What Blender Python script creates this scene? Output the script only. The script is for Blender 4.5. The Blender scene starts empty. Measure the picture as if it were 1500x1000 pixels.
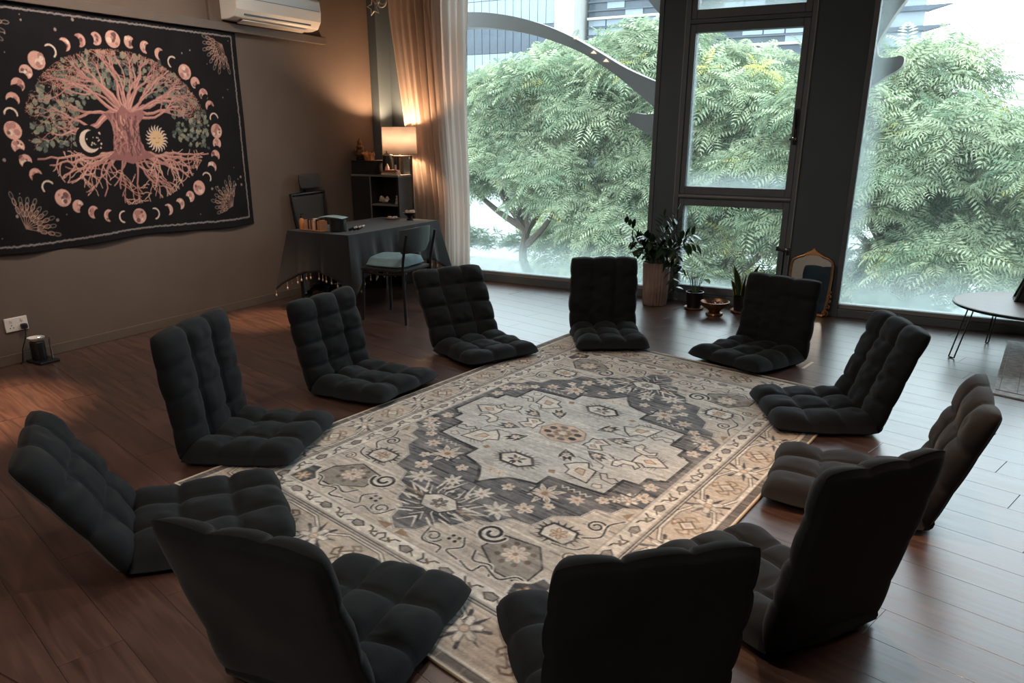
import bpy, bmesh, math, random
import numpy as np
from mathutils import Vector, Matrix

SC = bpy.context.scene
COL = SC.collection
rng = np.random.default_rng(7)
random.seed(7)

# ------------------------------------------------------------------ camera
cam_data = bpy.data.cameras.new('camera')
cam = bpy.data.objects.new('camera', cam_data)
COL.objects.link(cam)
cam.matrix_world = Matrix(((0.87816, -0.15876, 0.45130, 0),
                           (0.47837, 0.28903, -0.82922, 0),
                           (0.00121, 0.94407, 0.32975, 1.6),
                           (0, 0, 0, 1)))
cam_data.sensor_fit = 'HORIZONTAL'
cam_data.sensor_width = 36
cam_data.lens = 36 * 1133.6 / 1500
cam_data.shift_y = 0.06
cam_data.clip_start = 0.05
cam_data.clip_end = 400
SC.camera = cam

# ------------------------------------------------------------------ sky, exposure
world = bpy.data.worlds.new('overcast_sky')
SC.world = world
world.use_nodes = True
bg = world.node_tree.nodes['Background']
bg.inputs[0].default_value = (0.79, 0.90, 1.0, 1)
bg.inputs[1].default_value = 2.3

vs = SC.view_settings
SC.display_settings.display_device = 'sRGB'
vs.view_transform = 'Standard'
vs.look = 'None'
vs.gamma = 1
vs.use_curve_mapping = False
vs.exposure = 1.17
cy = SC.cycles
cy.max_bounces = 8
cy.diffuse_bounces = 4
cy.glossy_bounces = 3
cy.transmission_bounces = 4
cy.transparent_max_bounces = 12
cy.caustics_reflective = False
cy.caustics_refractive = False
cy.sample_clamp_indirect = 6
cy.use_denoising = True

def area(name, loc, size, power, color, rot=(0, 0, 0), sy=None):
    d = bpy.data.lights.new(name, 'AREA')
    d.energy = power
    d.color = color
    d.size = size
    if sy:
        d.shape = 'RECTANGLE'
        d.size_y = sy
    o = bpy.data.objects.new(name, d)
    o.location = loc
    o.rotation_euler = rot
    COL.objects.link(o)
    return o

def spot(name, loc, target, power, color, angle, blend=0.6, radius=0.05):
    d = bpy.data.lights.new(name, 'SPOT')
    d.energy = power
    d.color = color
    d.spot_size = math.radians(angle)
    d.spot_blend = blend
    d.shadow_soft_size = radius
    o = bpy.data.objects.new(name, d)
    o.location = loc
    o.rotation_euler = (Vector(target) - Vector(loc)).to_track_quat('-Z', 'Y').to_euler()
    COL.objects.link(o)
    return o

WARM = (1.0, 0.62, 0.36)
WARM2 = (1.0, 0.84, 0.70)
# sampling portals in the window openings (they only guide the sky light, they give none)
for nm, x0, x1, z0, z1 in (('portal_a', -4.98, -2.6, 0.12, 3.9), ('portal_b', -2.24, -1.3, 0.16, 3.9), ('portal_c', -0.7, 3.9, 0.12, 3.9)):
    p = area(nm, ((x0 + x1) / 2, 7.72, (z0 + z1) / 2), x1 - x0, 1, (1, 1, 1), (-math.pi / 2, 0, 0), z1 - z0)
    p.data.cycles.is_portal = True
# the ceiling's warm downlights (fixtures are built further down)
DOWN = [(-3.6, 2.6), (-1.2, 1.9), (-0.1, 3.2), (-3.0, 5.0)]
for i, (x, y) in enumerate(DOWN):
    spot('downlight_beam', (x, y, 3.92), (x, y, 0), (24, 45, 170, 40)[i], WARM if i == 2 else WARM2, 42 if i == 2 else 150, 0.9, 0.06)
area('fill_panel_light', (-1.5, -1.6, 3.93), 1.2, 20, (0.86, 0.93, 1.0), (0, 0, 0), 0.6)  # cool fill added behind the camera to lift the chair backs
spot('tapestry_fill_beam', (-3.7, 3.6, 3.92), (-5.79, 4.3, 1.9), 170, WARM2, 72, 1.0, 0.06)  # fill beam added to brighten the tapestry and left wall
spot('wall_washer_beam', (-4.9, 2.3, 3.92), (-5.0, 2.2, 0), 900, WARM, 25, 1.0, 0.04)
spot('wall_washer_beam', (-4.9, 4.6, 3.92), (-5.2, 4.98, 0), 500, WARM, 17, 1.0, 0.04)

# ------------------------------------------------------------------ materials
def srgb(r, g, b):
    f = lambda c: (c / 255 / 12.92) if c / 255 <= 0.04045 else ((c / 255 + 0.055) / 1.055) ** 2.4
    return (f(r), f(g), f(b))

def mat(name, col, rough=0.6, metal=0.0, spec=0.5, var=0.0, vscale=8, bump=0.0, bscale=60, sheen=0.0, stretch=None, attr=None, emit=None, estr=0):
    m = bpy.data.materials.new(name)
    m.use_nodes = True
    nt = m.node_tree
    b = nt.nodes['Principled BSDF']
    b.inputs['Base Color'].default_value = (*col, 1)
    b.inputs['Roughness'].default_value = rough
    b.inputs['Metallic'].default_value = metal
    b.inputs['Specular IOR Level'].default_value = spec
    if sheen:
        b.inputs['Sheen Weight'].default_value = sheen
        b.inputs['Sheen Roughness'].default_value = 0.4
    if emit:
        b.inputs['Emission Color'].default_value = (*emit, 1)
        b.inputs['Emission Strength'].default_value = estr
    tc = nt.nodes.new('ShaderNodeTexCoord')
    mp = nt.nodes.new('ShaderNodeMapping')
    if stretch:
        mp.inputs['Scale'].default_value = stretch
    nt.links.new(tc.outputs['Object'], mp.inputs['Vector'])
    src = None
    if attr:
        a = nt.nodes.new('ShaderNodeAttribute')
        a.attribute_name = attr
        src = a.outputs['Color']
    if var:
        n = nt.nodes.new('ShaderNodeTexNoise')
        n.inputs['Scale'].default_value = vscale
        n.inputs['Detail'].default_value = 5
        nt.links.new(mp.outputs['Vector'], n.inputs['Vector'])
        r = nt.nodes.new('ShaderNodeMapRange')
        r.inputs['From Min'].default_value = 0.3
        r.inputs['From Max'].default_value = 0.7
        r.inputs['To Min'].default_value = 1 - var
        r.inputs['To Max'].default_value = 1 + var
        nt.links.new(n.outputs['Fac'], r.inputs['Value'])
        mx = nt.nodes.new('ShaderNodeMix')
        mx.data_type = 'RGBA'
        mx.blend_type = 'MULTIPLY'
        mx.inputs['Factor'].default_value = 1
        if src:
            nt.links.new(src, mx.inputs['A'])
        else:
            mx.inputs['A'].default_value = (*col, 1)
        nt.links.new(r.outputs['Result'], mx.inputs['B'])
        src = mx.outputs['Result']
    if src:
        nt.links.new(src, b.inputs['Base Color'])
    if bump:
        n2 = nt.nodes.new('ShaderNodeTexNoise')
        n2.inputs['Scale'].default_value = bscale
        n2.inputs['Detail'].default_value = 4
        nt.links.new(mp.outputs['Vector'], n2.inputs['Vector'])
        bp = nt.nodes.new('ShaderNodeBump')
        bp.inputs['Strength'].default_value = bump
        bp.inputs['Distance'].default_value = 0.01
        nt.links.new(n2.outputs['Fac'], bp.inputs['Height'])
        nt.links.new(bp.outputs['Normal'], b.inputs['Normal'])
    return m

M = {}
M['wall'] = mat('brown_wall_paint', srgb(101, 86, 77), 0.75, var=0.06, vscale=3, bump=0.05, bscale=120)
M['wallback'] = mat('grey_wall_paint', srgb(120, 112, 104), 0.8)
M['ceiling'] = mat('ceiling_paint', srgb(120, 112, 104), 0.85)
M['trim'] = mat('brown_trim_paint', srgb(98, 85, 76), 0.55, var=0.05)
M['frame'] = mat('dark_grey_window_frame', srgb(104, 112, 118), 0.4, var=0.08, vscale=5)
M['frame_line'] = mat('worn_frame_edge', srgb(150, 152, 154), 0.4)
M['pillar'] = mat('dark_grey_pillar_paint', srgb(86, 98, 106), 0.65, var=0.05, vscale=4)
M['chair'] = mat('black_brushed_fabric', srgb(25, 27, 30), 0.85, spec=0.2, var=0.18, vscale=7, bump=0.2, bscale=300, sheen=0.08)
M['chair_warmlit'] = mat('warm_lit_black_fabric', srgb(28, 25, 25), 0.85, spec=0.25, var=0.2, vscale=7, bump=0.2, bscale=300, sheen=0.08)  # black chair fabric with the warm lamplight's tint put into its colour
M['cloth'] = mat('black_tablecloth_fabric', srgb(23, 23, 26), 0.8, var=0.15, vscale=10, bump=0.1, bscale=200, sheen=0.22)
M['black'] = mat('black_plastic', srgb(24, 24, 26), 0.4)
M['blackmetal'] = mat('black_metal', srgb(36, 38, 40), 0.35, metal=0.3)
M['darkwood'] = mat('black_stained_wood', srgb(42, 38, 36), 0.45, var=0.2, vscale=6, stretch=(1, 1, 8))
M['edgewood'] = mat('grey_board_edge', srgb(120, 112, 104), 0.5)
M['white'] = mat('white_plastic', srgb(228, 222, 214), 0.35)
M['greyback'] = mat('slate_grey_plastic', srgb(74, 80, 84), 0.45)
M['chrome'] = mat('chrome', srgb(200, 200, 205), 0.12, metal=1)
M['gold'] = mat('antique_gold', srgb(190, 142, 98), 0.36, metal=0.85, var=0.15, vscale=20)
M['bronze'] = mat('beaten_bronze', srgb(150, 112, 82), 0.35, metal=0.8, var=0.2, vscale=15, bump=0.2, bscale=40)
M['mirror'] = mat('mirror_glass', (0.85, 0.88, 0.88), 0.01, metal=1)
M['teal'] = mat('teal_cushion_fabric', srgb(120, 148, 154), 0.8, var=0.12, vscale=14, bump=0.15, bscale=90)
M['mesh'] = mat('dark_mesh_fabric', srgb(58, 54, 52), 0.8, bump=0.3, bscale=200)
M['pot'] = mat('dusty_rose_ceramic', srgb(198, 176, 166), 0.6, var=0.08, vscale=10)
M['soil'] = mat('potting_soil', srgb(40, 30, 24), 0.95, bump=0.6, bscale=50)
M['zz'] = mat('glossy_dark_leaf', srgb(44, 66, 46), 0.22, var=0.25, vscale=12)
M['leaf2'] = mat('fresh_green_leaf', srgb(86, 118, 54), 0.5, var=0.25, vscale=14)
M['leafedge'] = mat('yellow_leaf_margin', srgb(196, 186, 96), 0.45)
M['stem'] = mat('green_stem', srgb(84, 108, 64), 0.5)
M['crystal_o'] = mat('amber_stone', srgb(190, 120, 70), 0.3, var=0.3, vscale=30)
M['crystal_w'] = mat('pale_stone', srgb(220, 200, 185), 0.3, var=0.15, vscale=30)
M['crystal_r'] = mat('dark_red_stone', srgb(104, 52, 50), 0.3, var=0.25, vscale=30)
M['copperbox'] = mat('copper_coloured_plastic', srgb(186, 138, 112), 0.35, metal=0.3)
M['paper'] = mat('pale_paper', srgb(222, 200, 180), 0.7)
M['tealpaper'] = mat('pale_teal_paper', srgb(150, 176, 176), 0.6)
M['tabletop'] = mat('pale_brown_laminate', srgb(140, 118, 112), 0.42, var=0.08, vscale=5, stretch=(1, 8, 1))
M['fin'] = mat('grey_facade_metal', srgb(152, 146, 142), 0.5, var=0.05, vscale=3)
M['binding'] = mat('cream_rug_binding', srgb(214, 196, 170), 0.85)
M['bark'] = mat('grey_bark', srgb(92, 80, 70), 0.9, var=0.25, vscale=6, bump=0.5, bscale=20, stretch=(3, 3, 1))
M['pave'] = mat('pale_paving', srgb(150, 152, 150), 0.8, var=0.1, vscale=0.5)
M['tower'] = mat('pale_tower_frame', srgb(84, 92, 100), 0.5)
M['towerglass'] = mat('blue_grey_tower_glass', srgb(140, 152, 164), 0.15, spec=0.6, var=0.12, vscale=0.3)
M['towerdark'] = mat('dark_tower_glass', srgb(72, 82, 94), 0.15, var=0.3, vscale=0.4)
M['concrete'] = mat('pale_tower_stone', srgb(196, 194, 190), 0.8, var=0.06, vscale=0.8)
M['pinkwall'] = mat('pink_render', srgb(200, 150, 140), 0.8)
M['bead'] = mat('pale_gold_bead', srgb(228, 196, 160), 0.25, metal=0.2)
M['reflection_glow'] = mat('warm_reflection_glow', srgb(255, 220, 190), 0.5, emit=(1, 0.8, 0.65), estr=0.45)  # glow that stands in for lamp reflections in the window glass
M['lampwarm'] = mat('warm_lamp_disc', srgb(255, 230, 190), 0.5, emit=(1, 0.72, 0.45), estr=12)

def shade_material():
    m = bpy.data.materials.new('linen_lamp_shade')
    m.use_nodes = True
    nt = m.node_tree
    nt.nodes.clear()
    out = nt.nodes.new('ShaderNodeOutputMaterial')
    d = nt.nodes.new('ShaderNodeBsdfDiffuse')
    d.inputs[0].default_value = (*srgb(236, 230, 222), 1)
    t = nt.nodes.new('ShaderNodeBsdfTranslucent')
    t.inputs[0].default_value = (0.27, 0.245, 0.235, 1)
    mx = nt.nodes.new('ShaderNodeMixShader')
    mx.inputs[0].default_value = 0.6
    nt.links.new(d.outputs[0], mx.inputs[1])
    nt.links.new(t.outputs[0], mx.inputs[2])
    nt.links.new(mx.outputs[0], out.inputs[0])
    return m
M['shade'] = shade_material()

def curtain_material():
    m = bpy.data.materials.new('cream_curtain_cloth')
    m.use_nodes = True
    nt = m.node_tree
    nt.nodes.clear()
    out = nt.nodes.new('ShaderNodeOutputMaterial')
    d = nt.nodes.new('ShaderNodeBsdfDiffuse')
    d.inputs[0].default_value = (*srgb(205, 184, 172), 1)
    t = nt.nodes.new('ShaderNodeBsdfTranslucent')
    t.inputs[0].default_value = (*srgb(225, 212, 202), 1)
    mx = nt.nodes.new('ShaderNodeMixShader')
    mx.inputs[0].default_value = 0.48
    nt.links.new(d.outputs[0], mx.inputs[1])
    nt.links.new(t.outputs[0], mx.inputs[2])
    nt.links.new(mx.outputs[0], out.inputs[0])
    return m
M['curtain'] = curtain_material()

def glass_material(name, ez, ex):
    # clear pane with a little condensation haze gathered along its lower rim and sides
    m = bpy.data.materials.new(name)
    m.use_nodes = True
    nt = m.node_tree
    nt.nodes.clear()
    N, L = nt.nodes.new, nt.links.new
    out = N('ShaderNodeOutputMaterial')
    tr = N('ShaderNodeBsdfTransparent')
    tr.inputs[0].default_value = (0.95, 0.985, 0.97, 1)
    gl = N('ShaderNodeBsdfGlossy')
    gl.inputs['Roughness'].default_value = 0.02
    fr = N('ShaderNodeFresnel')
    fr.inputs[0].default_value = 1.3
    m1 = N('ShaderNodeMixShader')
    L(fr.outputs[0], m1.inputs[0])
    L(tr.outputs[0], m1.inputs[1])
    L(gl.outputs[0], m1.inputs[2])
    tl = N('ShaderNodeBsdfTranslucent')
    tl.inputs[0].default_value = (0.55, 0.64, 0.62, 1)
    tc = N('ShaderNodeTexCoord')
    sp = N('ShaderNodeSeparateXYZ')
    L(tc.outputs['Generated'], sp.inputs[0])
    no = N('ShaderNodeTexNoise')
    no.inputs['Scale'].default_value = 5
    L(tc.outputs['Object'], no.inputs['Vector'])
    def ramp(sock, a, b, hi):
        r = N('ShaderNodeMapRange')
        r.interpolation_type = 'SMOOTHSTEP'
        r.inputs['From Min'].default_value = a
        r.inputs['From Max'].default_value = b
        r.inputs['To Min'].default_value = hi
        r.inputs['To Max'].default_value = 0
        L(sock, r.inputs['Value'])
        return r.outputs['Result']
    def mathn(op, a, b):
        q = N('ShaderNodeMath')
        q.operation = op
        for i, v in enumerate((a, b)):
            if isinstance(v, (int, float)):
                q.inputs[i].default_value = v
            else:
                L(v, q.inputs[i])
        return q.outputs[0]
    lo = ramp(sp.outputs['Z'], 0.0, ez, 0.45)
    le = ramp(sp.outputs['X'], 0.0, ex, 0.40)
    mxx = mathn('MAXIMUM', lo, le)
    f = mathn('MULTIPLY', mxx, mathn('ADD', no.outputs['Fac'], 0.35))
    f = mathn('ADD', f, 0.02)
    m2 = N('ShaderNodeMixShader')
    L(f, m2.inputs[0])
    L(m1.outputs[0], m2.inputs[1])
    L(tl.outputs[0], m2.inputs[2])
    L(m2.outputs[0], out.inputs[0])
    return m
M['glass_wide'] = glass_material('hazy_window_glass', 0.12, 0.04)
M['glass'] = glass_material('hazy_sash_glass', 0.14, 0.06)

def floor_material():
    m = bpy.data.materials.new('reddish_wood_planks')
    m.use_nodes = True
    nt = m.node_tree
    N, L = nt.nodes.new, nt.links.new
    b = nt.nodes['Principled BSDF']
    tc = N('ShaderNodeTexCoord')
    oi = N('ShaderNodeObjectInfo')
    ad = N('ShaderNodeVectorMath')
    ad.operation = 'MULTIPLY_ADD'
    cb = N('ShaderNodeCombineXYZ')
    L(oi.outputs['Random'], cb.inputs[0])
    L(oi.outputs['Random'], cb.inputs[1])
    ad.inputs[1].default_value = (37, 53, 0)
    L(cb.outputs[0], ad.inputs[0])
    L(tc.outputs['Object'], ad.inputs[2])
    mp = N('ShaderNodeMapping')
    mp.inputs['Scale'].default_value = (1.2, 14, 1)
    L(ad.outputs[0], mp.inputs['Vector'])
    n1 = N('ShaderNodeTexNoise')
    n1.inputs['Scale'].default_value = 2.2
    n1.inputs['Detail'].default_value = 8
    n1.inputs['Distortion'].default_value = 0.6
    L(mp.outputs[0], n1.inputs['Vector'])
    cr = N('ShaderNodeValToRGB')
    cr.color_ramp.elements[0].position = 0.32
    cr.color_ramp.elements[0].color = (*srgb(62, 43, 38), 1)
    cr.color_ramp.elements[1].position = 0.68
    cr.color_ramp.elements[1].color = (*srgb(94, 67, 57), 1)
    L(n1.outputs['Fac'], cr.inputs[0])
    hs = N('ShaderNodeHueSaturation')
    mr = N('ShaderNodeMapRange')
    mr.inputs['To Min'].default_value = 0.88
    mr.inputs['To Max'].default_value = 1.1
    L(oi.outputs['Random'], mr.inputs['Value'])
    L(mr.outputs[0], hs.inputs['Value'])
    L(cr.outputs[0], hs.inputs['Color'])
    L(hs.outputs[0], b.inputs['Base Color'])
    rr = N('ShaderNodeMapRange')
    rr.inputs['To Min'].default_value = 0.24
    rr.inputs['To Max'].default_value = 0.42
    L(n1.outputs['Fac'], rr.inputs['Value'])
    L(rr.outputs[0], b.inputs['Roughness'])
    b.inputs['Specular IOR Level'].default_value = 0.75
    b.inputs['Coat Weight'].default_value = 0.25
    b.inputs['Coat Roughness'].default_value = 0.22
    bp = N('ShaderNodeBump')
    bp.inputs['Strength'].default_value = 0.12
    bp.inputs['Distance'].default_value = 0.004
    L(n1.outputs['Fac'], bp.inputs['Height'])
    L(bp.outputs[0], b.inputs['Normal'])
    return m
M['floor'] = floor_material()

def leaf_material(name):
    m = bpy.data.materials.new(name)
    m.use_nodes = True
    nt = m.node_tree
    nt.nodes.clear()
    N, L = nt.nodes.new, nt.links.new
    out = N('ShaderNodeOutputMaterial')
    a = N('ShaderNodeAttribute')
    a.attribute_name = 'tint'
    d = N('ShaderNodeBsdfDiffuse')
    t = N('ShaderNodeBsdfTranslucent')
    L(a.outputs['Color'], d.inputs[0])
    L(a.outputs['Color'], t.inputs[0])
    mx = N('ShaderNodeMixShader')
    mx.inputs[0].default_value = 0.35
    L(d.outputs[0], mx.inputs[1])
    L(t.outputs[0], mx.inputs[2])
    L(mx.outputs[0], out.inputs[0])
    return m
M['canopy'] = leaf_material('tree_leaflets')
M['rug'] = mat('woven_rug_pile', (0.5, 0.5, 0.5), 0.92, spec=0.15, attr='print', bump=0.25, bscale=260)
M['tapestry'] = mat('printed_tapestry_cloth', (0.1, 0.1, 0.1), 0.9, spec=0.1, attr='print', bump=0.08, bscale=300)
M['rug2'] = mat('faded_grey_rug_pile', srgb(186, 186, 186), 0.95, var=0.3, vscale=24, bump=0.3, bscale=200)

# ------------------------------------------------------------------ mesh helpers
def tag(o, label=None, cat=None, group=None, kind=None):
    if label: o['label'] = label
    if cat: o['category'] = cat
    if group: o['group'] = group
    if kind: o['kind'] = kind
    return o

def empty(name, loc=(0, 0, 0), rz=0.0, label=None, cat=None, group=None):
    o = bpy.data.objects.new(name, None)
    o.empty_display_size = 0.1
    o.location = loc
    o.rotation_euler = (0, 0, rz)
    COL.objects.link(o)
    return tag(o, label, cat, group)

def link(name, me, parent=None, loc=None, rot=None):
    o = bpy.data.objects.new(name, me)
    COL.objects.link(o)
    if parent: o.parent = parent
    if loc: o.location = loc
    if rot: o.rotation_euler = rot
    return o

class MB:
    def __init__(s):
        s.v = []; s.f = []
    def add(s, vs, fs, mx=None):
        n = len(s.v)
        s.v += [tuple(mx @ Vector(p)) for p in vs] if mx else [tuple(p) for p in vs]
        s.f += [tuple(i + n for i in f) for f in fs]
        return s
    def box(s, x0, x1, y0, y1, z0, z1, b=0.0, mx=None):
        b = min(b, abs(x1 - x0) / 2.1, abs(y1 - y0) / 2.1, abs(z1 - z0) / 2.1)
        if b <= 0:
            vs = [(x, y, z) for z in (z0, z1) for y in (y0, y1) for x in (x0, x1)]
            fs = [(0, 2, 3, 1), (4, 5, 7, 6), (0, 1, 5, 4), (2, 6, 7, 3), (0, 4, 6, 2), (1, 3, 7, 5)]
            return s.add(vs, fs, mx)
        bm = bmesh.new()
        bmesh.ops.create_cube(bm, size=1)
        for v in bm.verts:
            v.co = Vector((x0 + (v.co.x + .5) * (x1 - x0), y0 + (v.co.y + .5) * (y1 - y0), z0 + (v.co.z + .5) * (z1 - z0)))
        bmesh.ops.bevel(bm, geom=bm.edges[:], offset=b, segments=2, profile=0.5, affect='EDGES')
        bm.verts.index_update()
        s.add([v.co[:] for v in bm.verts], [[v.index for v in f.verts] for f in bm.faces], mx)
        bm.free()
        return s
    def tube(s, pts, r, seg=8, caps=True, closed=False, mx=None):
        pts = [Vector(p) for p in pts]
        n = len(pts)
        rs = r if isinstance(r, (list, tuple)) else [r] * n
        vs, fs = [], []
        up = None
        for i, p in enumerate(pts):
            a = pts[(i - 1) % n] if (closed or i > 0) else p
            c = pts[(i + 1) % n] if (closed or i < n - 1) else p
            t = (c - a).normalized()
            if up is None:
                up = Vector((0, 0, 1)) if abs(t.z) < 0.9 else Vector((1, 0, 0))
            x = t.cross(up)
            if x.length < 1e-5:
                x = t.orthogonal()
            x.normalize()
            up = x.cross(t).normalized()
            for k in range(seg):
                an = 2 * math.pi * k / seg
                vs.append(p + (x * math.cos(an) + up * math.sin(an)) * rs[i])
        m = n if closed else n - 1
        for i in range(m):
            j = (i + 1) % n
            for k in range(seg):
                l = (k + 1) % seg
                fs.append((i * seg + k, i * seg + l, j * seg + l, j * seg + k))
        if caps and not closed:
            fs.append(tuple(range(seg))[::-1])
            fs.append(tuple((n - 1) * seg + k for k in range(seg)))
        return s.add(vs, fs, mx)
    def lathe(s, prof, seg=24, c=(0, 0, 0), mx=None, ribs=0, ribd=0.0):
        vs, fs = [], []
        for r, z in prof:
            for k in range(seg):
                a = 2 * math.pi * k / seg
                rr = r * (1 - ribd * (0.5 + 0.5 * math.cos(ribs * a))) if ribs else r
                vs.append((c[0] + rr * math.cos(a), c[1] + rr * math.sin(a), c[2] + z))
        for i in range(len(prof) - 1):
            for k in range(seg):
                l = (k + 1) % seg
                fs.append((i * seg + k, i * seg + l, (i + 1) * seg + l, (i + 1) * seg + k))
        if prof[0][0] > 1e-6:
            fs.append(tuple(range(seg))[::-1])
        if prof[-1][0] > 1e-6:
            fs.append(tuple((len(prof) - 1) * seg + k for k in range(seg)))
        return s.add(vs, fs, mx)
    def ball(s, c, r, seg=10, rings=6, sc=(1, 1, 1), mx=None):
        prof = [(max(1e-7, math.sin(math.pi * i / rings)), -math.cos(math.pi * i / rings)) for i in range(rings + 1)]
        vs, fs = [], []
        for rr, z in prof:
            for k in range(seg):
                a = 2 * math.pi * k / seg
                vs.append((c[0] + r * sc[0] * rr * math.cos(a), c[1] + r * sc[1] * rr * math.sin(a), c[2] + r * sc[2] * z))
        for i in range(rings):
            for k in range(seg):
                l = (k + 1) % seg
                fs.append((i * seg + k, i * seg + l, (i + 1) * seg + l, (i + 1) * seg + k))
        return s.add(vs, fs, mx)
    def prism_xz(s, poly, y0, y1):
        n = len(poly)
        vs = [(x, y0, z) for x, z in poly] + [(x, y1, z) for x, z in poly]
        fs = [tuple(range(n)), tuple(range(2 * n - 1, n - 1, -1))] + [(i, i + n, (i + 1) % n + n, (i + 1) % n) for i in range(n)]
        return s.add(vs, fs)
    def prism_xy(s, poly, z0, z1):
        n = len(poly)
        vs = [(x, y, z0) for x, y in poly] + [(x, y, z1) for x, y in poly]
        fs = [tuple(range(n))[::-1], tuple(range(n, 2 * n))] + [(i, (i + 1) % n, (i + 1) % n + n, i + n) for i in range(n)]
        return s.add(vs, fs)
    def stone(s, c, r, seed=0, sc=(1, 1, 1)):
        rr = random.Random(seed)
        bm = bmesh.new()
        bmesh.ops.create_icosphere(bm, subdivisions=1, radius=1)
        for v in bm.verts:
            k = r * rr.uniform(0.75, 1.15)
            v.co = Vector((c[0] + v.co.x * k * sc[0], c[1] + v.co.y * k * sc[1], c[2] + v.co.z * k * sc[2]))
        s.add([v.co[:] for v in bm.verts], [[v.index for v in f.verts] for f in bm.faces])
        bm.free()
        return s
    def mesh(s, name, m, smooth=False, angle=35):
        me = bpy.data.meshes.new(name)
        me.from_pydata(s.v, [], s.f)
        me.materials.append(m)
        bm = bmesh.new()
        bm.from_mesh(me)
        bmesh.ops.recalc_face_normals(bm, faces=bm.faces[:])
        if smooth:
            for f in bm.faces: f.smooth = True
            lim = math.radians(angle)
            for e in bm.edges:
                if len(e.link_faces) == 2 and e.calc_face_angle(0) > lim: e.smooth = False
        bm.to_mesh(me)
        bm.free()
        return me
    def build(s, name, m, parent=None, smooth=False, loc=None, rot=None, angle=35):
        return link(name, s.mesh(name, m, smooth, angle), parent, loc, rot)

def np_mesh(name, V, Q, m, smooth=True, attr=None, col=None):
    me = bpy.data.meshes.new(name)
    nv, nq, k = len(V), len(Q), Q.shape[1]
    me.vertices.add(nv)
    me.vertices.foreach_set('co', np.ascontiguousarray(V, dtype=np.float32).ravel())
    me.loops.add(nq * k)
    me.loops.foreach_set('vertex_index', np.ascontiguousarray(Q, dtype=np.int32).ravel())
    me.polygons.add(nq)
    me.polygons.foreach_set('loop_start', np.arange(nq, dtype=np.int32) * k)
    me.polygons.foreach_set('use_smooth', np.full(nq, smooth, dtype=bool))
    me.update(calc_edges=True)
    me.materials.append(m)
    if attr:
        a = me.color_attributes.new(attr, 'FLOAT_COLOR', 'POINT')
        c = np.ones((nv, 4), np.float32)
        c[:, :3] = col
        a.data.foreach_set('color', c.ravel())
    return me

def grid_quads(nx, ny, off=0, flip=False):
    i = np.arange(ny - 1)[:, None] * nx + np.arange(nx - 1)[None, :]
    q = np.stack([i, i + 1, i + nx + 1, i + nx], -1).reshape(-1, 4) + off
    return q[:, ::-1] if flip else q

def bez(pts, n=12):
    # Catmull-Rom through points
    P = [Vector(p) for p in pts]
    P = [P[0] * 2 - P[1]] + P + [P[-1] * 2 - P[-2]]
    out = []
    for i in range(1, len(P) - 2):
        for k in range(n):
            t = k / n
            a, b, c, d = P[i - 1], P[i], P[i + 1], P[i + 2]
            out.append(0.5 * ((2 * b) + (c - a) * t + (2 * a - 5 * b + 4 * c - d) * t * t + (3 * b - a - 3 * c + d) * t ** 3))
    out.append(P[-2])
    return out

# ------------------------------------------------------------------ room shell
XL, YW, XR, YB, ZC = -5.789, 7.616, 4.0, -3.6, 4.0
S = dict(kind='structure')
fl = tag(MB().box(XL, XR, YB, YW, -0.12, -0.006).build('floor', M['floor']), **S)
wl = tag(MB().box(XL - 0.15, XL, YB - 0.15, YW + 0.15, -0.12, ZC).build('wall_left', M['wall']), **S)
tag(MB().box(XL, XR + 0.15, YB - 0.15, YB, -0.12, ZC).build('wall_back', M['wallback']), **S)
tag(MB().box(XR, XR + 0.15, YB, YW + 0.15, -0.12, ZC).build('wall_right', M['wallback']), **S)
tag(MB().box(XL - 0.15, XR + 0.15, YB - 0.15, YW + 0.15, ZC, ZC + 0.15).build('ceiling', M['ceiling']), **S)

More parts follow.
